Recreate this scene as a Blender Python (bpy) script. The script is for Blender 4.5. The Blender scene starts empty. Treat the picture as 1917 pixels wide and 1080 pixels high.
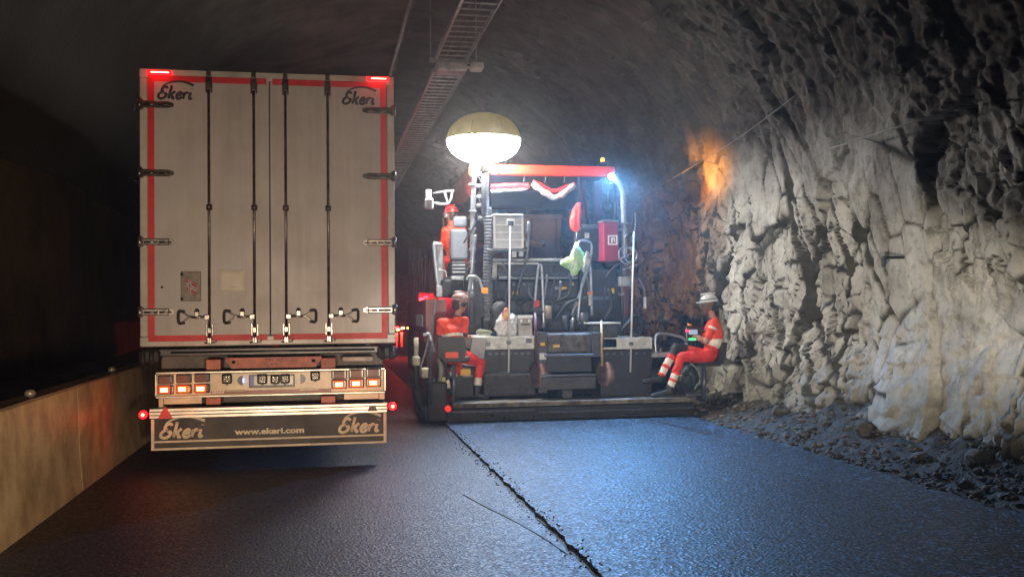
import bpy, bmesh, math, random
import numpy as np
from mathutils import Vector, Matrix, noise
random.seed(7)
S = bpy.context.scene
COL = S.collection
PI = math.pi
# ------------------------------------------------------------------ camera
PITCH, YAW, ROLL, CAMH = math.radians(1.0), math.radians(10.6), math.radians(-0.5), 1.6
cam_d = bpy.data.cameras.new('camera'); cam = bpy.data.objects.new('camera', cam_d); COL.objects.link(cam)
cam_d.lens = 35.0; cam_d.sensor_width = 36.0; cam_d.clip_start = 0.05; cam_d.clip_end = 1000
CM = Matrix.Translation((0, 0, CAMH)) @ Matrix.Rotation(-YAW, 4, 'Z') @ Matrix.Rotation(PI/2 + PITCH, 4, 'X') @ Matrix.Rotation(ROLL, 4, 'Z')
cam.matrix_world = CM
S.camera = cam
CR = CM.to_3x3()
FPX = 35.0/36.0*1917
def at(px, py, Y):
    d = CR @ Vector(((px-958.5)/FPX, (540-py)/FPX, -1.0))
    t = Y/d.y
    return Vector((d.x*t, Y, CAMH+d.z*t))
def xof(px, Y, py=570): return at(px, py, Y).x
def zof(py, Y, px=500): return at(px, py, Y).z
# ------------------------------------------------------------------ world and light
W = bpy.data.worlds.new('World'); S.world = W; W.use_nodes = True
W.node_tree.nodes['Background'].inputs[0].default_value = (.05, .06, .08, 1)
W.node_tree.nodes['Background'].inputs[1].default_value = 0.02
S.view_settings.view_transform = 'Standard'; S.view_settings.look = 'None'
S.view_settings.exposure = 0.0; S.view_settings.gamma = 1.0
S.cycles.max_bounces = 6; S.cycles.diffuse_bounces = 3; S.cycles.glossy_bounces = 3; S.cycles.transmission_bounces = 4
S.cycles.volume_bounces = 0; S.cycles.transparent_max_bounces = 8
S.cycles.sample_clamp_indirect = 4.0
S.cycles.use_denoising = True
S.cycles.caustics_reflective = False; S.cycles.caustics_refractive = False

def spot(name, loc, target, power, color, size, blend=.5, r=.06):
    l = bpy.data.lights.new(name, 'SPOT'); l.energy = power; l.color = color
    l.spot_size = math.radians(size); l.spot_blend = blend; l.shadow_soft_size = r
    o = bpy.data.objects.new(name, l); COL.objects.link(o); o.location = loc
    o.rotation_euler = (Vector(target)-Vector(loc)).to_track_quat('-Z', 'Y').to_euler()
    return o
# headlamps of the vehicle the photo is taken from
HL = (1.0, .74, .52)
def point(name, loc, power, color, r=.03):
    l = bpy.data.lights.new(name, 'POINT'); l.energy = power; l.color = color; l.shadow_soft_size = r
    o = bpy.data.objects.new(name, l); COL.objects.link(o); o.location = loc
for hx, tx in ((-.75, -2.0), (.55, -.1)):
    hb = spot('headlight', (hx, .9, .72), (tx, 10, 1.5), 980, HL, 78, 1.0, .07); hb.scale = (1.0, .58, 1.0)
hb = spot('headlight', (.6, .9, .78), (5.0, 12.0, 1.55), 3800, (1.0, .9, .76), 50, .7, .07)
hb.scale = (1.0, .36, 1.0)       # a wide flat beam

# ------------------------------------------------------------------ helpers
def M(name, col, rough=.55, metal=0.0, var=.25, scale=5.0, bump=0.0, bscale=60.0, emit=None, es=0.0, dirt=None, alpha=1.0, coat=0.0, trans=0.0):
    m = bpy.data.materials.new(name); m.use_nodes = True
    nt = m.node_tree; b = nt.nodes['Principled BSDF']
    b.inputs['Roughness'].default_value = rough; b.inputs['Metallic'].default_value = metal
    b.inputs['Alpha'].default_value = alpha
    b.inputs['Coat Weight'].default_value = coat
    b.inputs['Transmission Weight'].default_value = trans
    c = (*col, 1)
    if var > 0:
        tc = nt.nodes.new('ShaderNodeTexCoord')
        n = nt.nodes.new('ShaderNodeTexNoise'); n.inputs['Scale'].default_value = scale; n.inputs['Detail'].default_value = 6; n.inputs['Roughness'].default_value = .65
        nt.links.new(tc.outputs['Object'], n.inputs['Vector'])
        r = nt.nodes.new('ShaderNodeValToRGB')
        d = dirt or tuple(k*(1-var*1.6) if k*(1-var*1.6) > 0 else 0 for k in col)
        r.color_ramp.elements[0].position = .35; r.color_ramp.elements[0].color = (*d, 1)
        r.color_ramp.elements[1].position = .62; r.color_ramp.elements[1].color = c
        nt.links.new(n.outputs['Fac'], r.inputs['Fac']); nt.links.new(r.outputs['Color'], b.inputs['Base Color'])
        mr = nt.nodes.new('ShaderNodeMapRange'); mr.inputs['To Min'].default_value = min(1, rough*1.25); mr.inputs['To Max'].default_value = rough*.8
        nt.links.new(n.outputs['Fac'], mr.inputs['Value']); nt.links.new(mr.outputs['Result'], b.inputs['Roughness'])
    else:
        b.inputs['Base Color'].default_value = c
    if bump > 0:
        tc = nt.nodes.new('ShaderNodeTexCoord')
        n2 = nt.nodes.new('ShaderNodeTexNoise'); n2.inputs['Scale'].default_value = bscale; n2.inputs['Detail'].default_value = 5
        nt.links.new(tc.outputs['Object'], n2.inputs['Vector'])
        bp = nt.nodes.new('ShaderNodeBump'); bp.inputs['Strength'].default_value = bump; bp.inputs['Distance'].default_value = .02
        nt.links.new(n2.outputs['Fac'], bp.inputs['Height']); nt.links.new(bp.outputs['Normal'], b.inputs['Normal'])
    if emit:
        b.inputs['Emission Color'].default_value = (*emit, 1); b.inputs['Emission Strength'].default_value = es
    return m

def tag(o, label=None, cat=None, group=None, kind=None):
    if label: o['label'] = label
    if cat: o['category'] = cat
    if group: o['group'] = group
    if kind: o['kind'] = kind
    return o
def thing(name, label, cat, loc=(0, 0, 0), group=None):
    o = bpy.data.objects.new(name, None); COL.objects.link(o); o.location = loc; o.empty_display_size = .2
    o['org'] = list(loc)
    return tag(o, label, cat, group)
def org(p):
    while p.parent: p = p.parent
    return Vector(p.get('org', (0, 0, 0)))

def link_mesh(name, me, mat, parent=None, loc=None):
    """mesh in world coordinates -> one object (origin at loc, or at its thing's base)"""
    o = bpy.data.objects.new(name, me)
    for m in (mat if isinstance(mat, (list, tuple)) else [mat]): me.materials.append(m)
    if parent is not None:
        me.transform(Matrix.Translation(-org(parent))); o.parent = parent
    elif loc is not None:
        me.transform(Matrix.Translation(-Vector(loc))); o.location = loc; o['org'] = list(loc)
    COL.objects.link(o)
    return o

class MB:
    def __init__(s): s.bm = bmesh.new(); s.mi = 0; s.smooth = set()
    def _new(s, vs, fs, smooth=False):
        v = [s.bm.verts.new(p) for p in vs]
        for f in fs:
            try:
                nf = s.bm.faces.new([v[i] for i in f]); nf.material_index = s.mi; nf.smooth = smooth
            except ValueError: pass
        return v
    def box(s, a, b, bev=0.0, rot=None, seg=1):
        x0, x1 = sorted((a[0], b[0])); y0, y1 = sorted((a[1], b[1])); z0, z1 = sorted((a[2], b[2]))
        t = bmesh.new(); bmesh.ops.create_cube(t, size=1)
        c = Vector(((x0+x1)/2, (y0+y1)/2, (z0+z1)/2))
        for v in t.verts: v.co = Vector((v.co.x*(x1-x0), v.co.y*(y1-y0), v.co.z*(z1-z0)))
        if bev > 0:
            bmesh.ops.bevel(t, geom=t.edges[:], offset=min(bev, .45*min(x1-x0, y1-y0, z1-z0)), segments=seg+1, affect='EDGES', profile=.5)
        for v in t.verts: v.co = (rot @ v.co if rot else v.co) + c
        s._merge(t)
    def _merge(s, t):
        t.verts.index_update()
        s._new([v.co.copy() for v in t.verts], [[v.index for v in f.verts] for f in t.faces]); t.free()
    def tube(s, pts, r, n=10, smooth=True, cap=True, flat=None):
        pts = [Vector(p) for p in pts]; rs = r if isinstance(r, (list, tuple)) else [r]*len(pts)
        vs = []; up = None
        for i, p in enumerate(pts):
            d = (pts[min(i+1, len(pts)-1)] - pts[max(i-1, 0)]).normalized()
            if up is None:
                up = Vector((0, 0, 1)) if abs(d.z) < .9 else Vector((0, 1, 0))
            a = d.cross(up).normalized(); up2 = a.cross(d).normalized(); up = up2
            for k in range(n):
                t = 2*PI*(k+.5)/n; vs.append(p + a*math.cos(t)*rs[i] + up2*math.sin(t)*rs[i])
        fs = [[i*n+k, i*n+(k+1) % n, (i+1)*n+(k+1) % n, (i+1)*n+k] for i in range(len(pts)-1) for k in range(n)]
        if cap: fs += [list(range(n))[::-1], [(len(pts)-1)*n+k for k in range(n)]]
        if flat: # squash in Y about a plane
            vs = [Vector((v.x, flat[0]+(v.y-flat[0])*flat[1], v.z)) for v in vs]
        s._new(vs, fs, smooth)
    def lathe(s, c, prof, n=24, axis='Z', smooth=True):
        """prof: list of (radius, height)"""
        vs = []
        for r, h in prof:
            for k in range(n):
                t = 2*PI*k/n; x, y = r*math.cos(t), r*math.sin(t)
                v = {'Z': (x, y, h), 'Y': (x, h, y), 'X': (h, x, y)}[axis]; vs.append(Vector(c)+Vector(v))
        m = len(prof)
        fs = [[i*n+k, i*n+(k+1) % n, (i+1)*n+(k+1) % n, (i+1)*n+k] for i in range(m-1) for k in range(n)]
        fs += [list(range(n)), [(m-1)*n+k for k in range(n)]]
        s._new(vs, fs, smooth)
    def prism(s, pts, off):
        """polygon pts extruded by vector off"""
        pts = [Vector(p) for p in pts]; off = Vector(off); n = len(pts)
        s._new(pts+[p+off for p in pts], [list(range(n)), [n+k for k in range(n)][::-1]] + [[k, (k+1) % n, n+(k+1) % n, n+k] for k in range(n)])
    def build(s, name, mat, parent=None, loc=None, normals=True):
        if normals: bmesh.ops.recalc_face_normals(s.bm, faces=s.bm.faces[:])
        me = bpy.data.meshes.new(name); s.bm.to_mesh(me); s.bm.free()
        return link_mesh(name, me, mat, parent, loc)

def smooth_pts(pts, k=5):
    pts = [Vector(p) for p in pts]; out = []
    for i in range(len(pts)-1):
        p0 = pts[max(i-1, 0)]; p1 = pts[i]; p2 = pts[i+1]; p3 = pts[min(i+2, len(pts)-1)]
        for j in range(k):
            t = j/k
            out.append(.5*((2*p1)+(p2-p0)*t+(2*p0-5*p1+4*p2-p3)*t*t+(3*p1-p0-3*p2+p3)*t**3))
    out.append(pts[-1]); return out
def px_tube(pts, Y, r, name, mat, parent, curve=True, n=10):
    """pts: pixel polyline with optional own depth"""
    w = [at(p[0], p[1], p[2] if len(p) > 2 else Y) for p in pts]
    if curve and len(w) > 2: w = smooth_pts(w, 5)
    b = MB(); b.tube(w, r, n); return b.build(name, mat, parent)
def px_box(px0, px1, py0, py1, Y0, Y1, name, mat, parent, bev=.008):
    a = at(px0, (py0+py1)/2, Y0); c = at(px1, (py0+py1)/2, Y0); mx = (px0+px1)/2
    b = MB(); b.box((a.x, Y0, at(mx, py0, Y0).z), (c.x, Y1, at(mx, py1, Y0).z), bev)
    return b.build(name, mat, parent)
def fbox(b, px0, px1, py0, py1, Y0, Y1, bev=.006):
    a = at(px0, (py0+py1)/2, Y0); c = at(px1, (py0+py1)/2, Y0); mx = (px0+px1)/2
    b.box((a.x, Y0, at(mx, py0, Y0).z), (c.x, Y1, at(mx, py1, Y0).z), bev)
def lump(outline, Y, th, name, mat, parent=None, seed=0, amp=.02, rings=6, base=None):
    """a closed soft shape from a pixel outline, bulging to +-th in depth and crumpled"""
    P = [at(p[0], p[1], Y) for p in outline]; P = smooth_pts(P+[P[0]], 4)[:-1]; n = len(P)
    c = sum(P, Vector())/n; vs = []; fs = []
    prof = [math.sin(t) for t in np.linspace(-PI/2, PI/2, 2*rings+1)]
    vs.append(c+Vector((0, -th, 0)))
    for q in prof[1:-1]:
        k = math.sqrt(max(0, 1-q*q))**.7
        for p in P: vs.append(c+(p-c)*k+Vector((0, q*th, 0)))
    vs.append(c+Vector((0, th, 0)))
    m = len(prof)-2
    for k in range(n):
        fs.append([0, 1+(k+1) % n, 1+k]); fs.append([len(vs)-1, 1+(m-1)*n+k, 1+(m-1)*n+(k+1) % n])
        for i in range(m-1): fs.append([1+i*n+k, 1+i*n+(k+1) % n, 1+(i+1)*n+(k+1) % n, 1+(i+1)*n+k])
    vs = [v+amp*noise.turbulence_vector(v*9+Vector((seed, 0, 0)), 3, True) - amp*Vector((.5, .5, .5)) for v in vs]
    vs = [v+amp*.45*noise.turbulence_vector(v*34+Vector((seed, 5, 0)), 2, True) for v in vs]
    b = MB(); b._new(vs, fs, True); return b.build(name, mat, parent, loc=base)

def text_mesh(txt, size, name, mat, parent, origin, sx=1.0, bold=0.0, depth=.003, shear=0.0, spacing=1.0):
    """lettering standing in the XZ plane, facing -Y, left baseline at origin"""
    cu = bpy.data.curves.new('t', 'FONT'); cu.body = txt; cu.size = size; cu.offset = bold; cu.extrude = depth; cu.shear = shear; cu.space_character = spacing
    o = bpy.data.objects.new('t', cu); COL.objects.link(o)
    dg = bpy.context.evaluated_depsgraph_get()
    me = bpy.data.meshes.new_from_object(o.evaluated_get(dg)); bpy.data.objects.remove(o)
    me.transform(Matrix.Translation(origin) @ Matrix.Rotation(PI/2, 4, 'X') @ Matrix.Scale(sx, 4, (1, 0, 0)))
    me.materials.clear(); me.name = name
    return link_mesh(name, me, mat, parent)

# script lettering drawn as strokes, unit: x-height 1
GL = {
 'E': (1.75, [[(1.35, 1.5), (1.15, 1.75), (.75, 1.72), (.5, 1.4), (.6, 1.08), (.95, .98)], [(.95, .98), (.55, .92), (.2, .6), (.25, .15), (.7, -.05), (1.2, .1), (1.45, .5), (1.3, .75), (1.05, .6)]]),
 'k': (1.3, [[(.2, 1.95), (.2, 0)], [(.25, .5), (.6, .72), (1.0, 1.12)], [(.5, .62), (.72, .3), (.85, .02), (1.15, .12)]]),
 'e': (1.1, [[(.15, .5), (.6, .5), (.85, .75), (.6, 1.0), (.25, .8), (.1, .4), (.35, 0), (.75, .02), (1.05, .3)]]),
 'r': (.95, [[(.2, .95), (.2, 0)], [(.22, .55), (.45, .9), (.8, .95)], [(.8, .95), (.85, .8)]]),
 'i': (.6, [[(.25, .98), (.22, .2), (.4, 0), (.65, .2)], [(.3, 1.5), (.3, 1.56)]]),
}
def logo(x0, z0, w, h, Y, mat, parent, name='logo'):
    """the builder's script mark: five joined letters under a sweeping arc"""
    b = MB(); tot = sum(GL[c][0] for c in 'Ekeri'); k = w*.9/tot; kz = h*.42; x = 0
    for c in 'Ekeri':
        for st in GL[c][1]:
            P = [Vector((x0+(x+px+.28*pz)*k, Y, z0+pz*kz + (x+px)*0)) for px, pz in st]
            P = smooth_pts(P, 5) if len(P) > 2 else P
            b.tube(P, .155*k*1.5, 8, flat=(Y, .15))
        x += GL[c][0]
    arc = smooth_pts([Vector((x0+w*a, Y, z0+h*c)) for a, c in ((.13, .62), (.2, .85), (.42, 1.06), (.7, 1.08), (.97, .86))], 8)
    rs = [h*(.035+.05*i/(len(arc)-1)) for i in range(len(arc))]
    b.tube(arc, rs, 8, flat=(Y, .1))
    return b.build(name, mat, parent)
# ------------------------------------------------------------------ the tunnel
def nz(x, y, seed=0):
    """vectorised smooth value noise"""
    xi = np.floor(x).astype(np.int64); yi = np.floor(y).astype(np.int64); fx = x-xi; fy = y-yi
    fx = fx*fx*(3-2*fx); fy = fy*fy*(3-2*fy)
    def h(a, b): return rnd(a, b, seed)
    return (h(xi, yi)*(1-fx)+h(xi+1, yi)*fx)*(1-fy)+(h(xi, yi+1)*(1-fx)+h(xi+1, yi+1)*fx)*fy
def rnd(a, b, seed):
    a = np.asarray(a, dtype=np.int64); b = np.asarray(b, dtype=np.int64)
    n = (a*374761393 + b*668265263 + seed*974634541) & 0x7fffffff
    n = ((n ^ (n >> 13))*1274126177) & 0x7fffffff
    n = n ^ (n >> 16)
    return (n & 0xfffff)/float(0xfffff)
def facets(u, v, cu, cv, seed, tilt=.5):
    """broken rock: every voronoi cell is a tilted plane of its own; returns height and closeness to a crack"""
    a = u/cu; b = v/cv; ai = np.floor(a).astype(np.int64); bi = np.floor(b).astype(np.int64)
    d1 = np.full(a.shape, 9e9); d2 = np.full(a.shape, 9e9); hh = np.zeros(a.shape)
    for i in (-1, 0, 1):
        for j in (-1, 0, 1):
            ca = ai+i; cb = bi+j
            sx = ca+.1+.8*rnd(ca, cb, seed); sy = cb+.1+.8*rnd(ca, cb, seed+1)
            d = (a-sx)**2+(b-sy)**2
            h = (rnd(ca, cb, seed+2)-.5) + tilt*((a-sx)*(rnd(ca, cb, seed+3)-.5)*2+(b-sy)*(rnd(ca, cb, seed+4)-.5)*2)
            n1 = d < d1
            d2 = np.where(n1, d1, np.minimum(d2, d)); hh = np.where(n1, h, hh); d1 = np.where(n1, d, d1)
    return hh, np.clip((np.sqrt(d2)-np.sqrt(d1))*5, 0, 1)
CX, ZS, RX, RZ = 1.35, 3.3, 4.85, 3.75
def profile(s):
    """s in metres up the right wall, over the arch and down the left wall -> x, z, outward normal"""
    L1 = 3.5; arc = 13.9
    x = np.empty_like(s); z = np.empty_like(s); nx = np.empty_like(s); n_z = np.empty_like(s)
    a = s < L1
    x[a] = CX+RX; z[a] = ZS-L1+s[a]; nx[a] = 1; n_z[a] = 0
    c = (s >= L1) & (s <= L1+arc); t = (s[c]-L1)/arc*PI
    x[c] = CX+RX*np.cos(t); z[c] = ZS+RZ*np.sin(t)
    g = np.sqrt((np.cos(t)/RX)**2+(np.sin(t)/RZ)**2); nx[c] = np.cos(t)/RX/g; n_z[c] = np.sin(t)/RZ/g
    e = s > L1+arc
    x[e] = CX-RX; z[e] = ZS-(s[e]-L1-arc); nx[e] = -1; n_z[e] = 0
    return x, z, nx, n_z
def surf(s, y):
    x, z, nx, n_z = profile(s)
    rough = np.clip((10.2-s)/2.5, 0.0, 1)            # the arch above the left lane is sprayed smooth
    u = s + .3*y + .03*nz(s*3, y*3, 5); v = y - .22*s + .03*nz(s*3, y*3, 9)
    low = np.clip((2.4-s)/.8, 0, 1)                   # thin level beds near the floor
    up = np.clip((s-3.2)/1.5, 0, 1)
    h1, c1 = facets(u, v, 2.2, 1.1, 11, 1.1)
    h2, c2 = facets(u+.6*v, v-.2*u, 1.1, .42, 21, 1.5)
    h3, c3 = facets(u-.35*v, v+.2*u, .4, .19, 31, 1.8)
    h4, c4 = facets(s+.05*y, y, .15, .5, 41, 1.0)
    h5, c5 = facets(u+.5*v, v-.3*u, .17, .1, 61, 2.0)
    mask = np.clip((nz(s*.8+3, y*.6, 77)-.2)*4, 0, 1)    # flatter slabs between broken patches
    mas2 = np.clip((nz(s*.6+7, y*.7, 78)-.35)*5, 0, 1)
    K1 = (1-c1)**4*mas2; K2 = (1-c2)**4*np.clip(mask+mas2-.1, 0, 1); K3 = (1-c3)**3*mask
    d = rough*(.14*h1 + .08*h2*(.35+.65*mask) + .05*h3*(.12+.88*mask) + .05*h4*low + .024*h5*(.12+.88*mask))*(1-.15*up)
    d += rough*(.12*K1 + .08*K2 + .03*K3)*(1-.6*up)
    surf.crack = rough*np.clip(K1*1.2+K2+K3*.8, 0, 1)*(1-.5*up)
    d += (.3-.14*rough)*(nz(s*.5, y*.35, 3)-.5) + .012*(nz(s*9, y*8, 6)-.5)
    d -= .34*np.clip((1.6-s)/1.3, 0, 1)**1.3*(s < 3)
    return x+nx*d, z+n_z*d
def grid_mesh(name, s, y, mat):
    Sg, Yg = np.meshgrid(s, y, indexing='ij'); X, Z = surf(Sg.ravel(), Yg.ravel())
    co = np.stack([X, Yg.ravel(), Z], 1); ns, ny = len(s), len(y)
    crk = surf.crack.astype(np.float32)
    i = np.arange(ns-1)[:, None]*ny+np.arange(ny-1)[None, :]
    q = np.stack([i, i+1, i+ny+1, i+ny], -1).reshape(-1, 4)
    me = bpy.data.meshes.new(name); me.vertices.add(len(co)); me.vertices.foreach_set('co', co.ravel())
    me.loops.add(q.size); me.loops.foreach_set('vertex_index', q.ravel()); me.polygons.add(len(q))
    me.polygons.foreach_set('loop_start', np.arange(0, q.size, 4)); me.polygons.foreach_set('loop_total', np.full(len(q), 4))
    me.update(); me.validate()
    at_ = me.attributes.new('joint_shade', 'FLOAT', 'POINT'); at_.data.foreach_set('value', crk)
    return tag(link_mesh(name, me, mat), kind='structure')

def rock_material():
    m = bpy.data.materials.new('rock'); m.use_nodes = True; nt = m.node_tree; N = nt.nodes; L = nt.links; b = N['Principled BSDF']
    g = N.new('ShaderNodeNewGeometry'); sep = N.new('ShaderNodeSeparateXYZ'); L.new(g.outputs['Position'], sep.inputs[0])
    def noise_(sc, det=8, rough=.6, vec=None, dist=0):
        n = N.new('ShaderNodeTexNoise'); n.inputs['Scale'].default_value = sc; n.inputs['Detail'].default_value = det; n.inputs['Roughness'].default_value = rough; n.inputs['Distortion'].default_value = dist
        L.new(vec or g.outputs['Position'], n.inputs['Vector']); return n.outputs['Fac']
    def ramp(f, els):
        r = N.new('ShaderNodeValToRGB'); L.new(f, r.inputs['Fac']); e = r.color_ramp.elements
        e[0].position, e[0].color = els[0][0], (*els[0][1], 1); e[1].position, e[1].color = els[-1][0], (*els[-1][1], 1)
        for p, c in els[1:-1]:
            q = e.new(p); q.color = (*c, 1)
        return r.outputs['Color']
    def mix(f, a, c, mode='MIX'):
        x = N.new('ShaderNodeMix'); x.data_type = 'RGBA'; x.blend_type = mode
        if isinstance(f, float): x.inputs[0].default_value = f
        else: L.new(f, x.inputs[0])
        L.new(a, x.inputs[6]); L.new(c, x.inputs[7]); return x.outputs[2]
    def math_(op, a, v, v2=None):
        x = N.new('ShaderNodeMath'); x.operation = op; L.new(a, x.inputs[0])
        if isinstance(v, float): x.inputs[1].default_value = v
        else: L.new(v, x.inputs[1])
        return x.outputs[0]
    def rng(a, lo, hi):
        x = N.new('ShaderNodeMapRange'); L.new(a, x.inputs[0]); x.inputs[1].default_value = lo; x.inputs[2].default_value = hi; return x.outputs[0]
    pale = ramp(noise_(1.3, 9, .62), [(.3, (.24, .225, .19)), (.45, (.48, .46, .41)), (.6, (.62, .6, .54)), (.75, (.74, .72, .66))])
    spot_ = ramp(noise_(7, 8, .7), [(.32, (.38, .37, .3)), (.5, (1, 1, 1))])
    pale = mix(.8, pale, spot_, 'MULTIPLY')
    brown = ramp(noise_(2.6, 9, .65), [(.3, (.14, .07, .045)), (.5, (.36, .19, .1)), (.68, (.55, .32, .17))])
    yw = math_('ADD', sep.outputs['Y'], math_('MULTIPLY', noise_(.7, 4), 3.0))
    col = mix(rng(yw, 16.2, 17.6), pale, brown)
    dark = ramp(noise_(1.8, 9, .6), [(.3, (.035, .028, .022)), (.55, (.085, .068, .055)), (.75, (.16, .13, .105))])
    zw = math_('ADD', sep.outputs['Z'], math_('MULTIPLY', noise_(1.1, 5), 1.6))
    col = mix(rng(zw, 3.9, 4.9), col, dark)           # arch above the lit band darkened: its shade is painted in
    lowb = ramp(noise_(2.2, 9, .7), [(.35, (.12, .11, .08)), (.6, (.34, .32, .25))])
    zl = math_('ADD', sep.outputs['Z'], math_('MULTIPLY', noise_(1.6, 5), 1.0))
    col = mix(rng(zl, 1.55, .95), col, lowb)
    ms = N.new('ShaderNodeMapping'); ms.inputs['Rotation'].default_value = (.5, 0, 0); ms.inputs['Scale'].default_value = (1.5, 4.5, .8); L.new(g.outputs['Position'], ms.inputs['Vector'])
    stz = noise_(1.4, 9, .7, ms.outputs[0], .6)
    col = mix(.6, col, ramp(stz, [(.34, (.42, .41, .38)), (.44, (.88, .88, .87)), (.6, (1, 1, 1))]), 'MULTIPLY')
    ck = math_('MULTIPLY', stz, .25)
    ja = N.new('ShaderNodeAttribute'); ja.attribute_name = 'joint_shade'                # recess shade and dirt painted into the open joints by the crack mask
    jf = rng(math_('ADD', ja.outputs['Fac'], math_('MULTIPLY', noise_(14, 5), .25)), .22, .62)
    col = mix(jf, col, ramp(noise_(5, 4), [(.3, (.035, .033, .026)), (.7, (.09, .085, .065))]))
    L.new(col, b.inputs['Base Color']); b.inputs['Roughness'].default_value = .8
    bp = N.new('ShaderNodeBump'); bp.inputs['Strength'].default_value = .6; bp.inputs['Distance'].default_value = .035
    hsum = math_('ADD', noise_(6, 10, .72), math_('MULTIPLY', ck, .6)); L.new(hsum, bp.inputs['Height'])
    bp2 = N.new('ShaderNodeBump'); bp2.inputs['Strength'].default_value = .9; bp2.inputs['Distance'].default_value = .02
    L.new(noise_(30, 6, .7), bp2.inputs['Height']); L.new(bp.outputs['Normal'], bp2.inputs['Normal']); L.new(bp2.outputs['Normal'], b.inputs['Normal'])
    return m
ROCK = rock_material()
SHOT = M('sprayed_concrete', (.17, .155, .13), .85, var=.35, scale=1.2, bump=.8, bscale=14)
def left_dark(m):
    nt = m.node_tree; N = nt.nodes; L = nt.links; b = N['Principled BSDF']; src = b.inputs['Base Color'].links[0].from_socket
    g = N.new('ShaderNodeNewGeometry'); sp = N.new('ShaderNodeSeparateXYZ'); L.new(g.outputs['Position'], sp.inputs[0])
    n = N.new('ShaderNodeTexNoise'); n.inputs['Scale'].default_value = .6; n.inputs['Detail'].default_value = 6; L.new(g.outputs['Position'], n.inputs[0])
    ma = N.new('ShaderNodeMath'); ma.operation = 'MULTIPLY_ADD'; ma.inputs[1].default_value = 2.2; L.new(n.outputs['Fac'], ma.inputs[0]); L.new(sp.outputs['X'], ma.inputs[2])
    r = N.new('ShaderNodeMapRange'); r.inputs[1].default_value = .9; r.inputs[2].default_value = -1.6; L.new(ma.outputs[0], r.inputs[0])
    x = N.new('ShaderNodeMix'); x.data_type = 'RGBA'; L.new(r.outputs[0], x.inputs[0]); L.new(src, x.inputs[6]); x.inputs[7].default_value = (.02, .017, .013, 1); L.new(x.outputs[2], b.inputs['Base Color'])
left_dark(SHOT)                                   # shade over the left kerb painted into the lining as a near-black fade
def ysteps(fine):
    y = [-9.0]
    while y[-1] < 130:
        c = y[-1]; st = .5 if c < 4.5 else (fine if c < 21 else fine*(c/21)**1.6)
        y.append(c+min(st, 3))
    return np.array(y)
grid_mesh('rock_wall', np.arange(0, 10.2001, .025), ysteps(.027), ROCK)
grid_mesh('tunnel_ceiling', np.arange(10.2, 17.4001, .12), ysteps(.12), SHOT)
grid_mesh('tunnel_side_wall', np.arange(17.4, 21.5, .12), ysteps(.12), M('old_lining', (.075, .052, .03), .6, var=.5, scale=1.0, bump=.5, bscale=10))
for yy, nm in ((-8.9, 'tunnel_end'), (129, 'tunnel_end')):
    b = MB(); b.box((-5, yy-.3, -1), (8.2, yy, 8.2)); tag(b.build(nm, SHOT), kind='structure')

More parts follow.
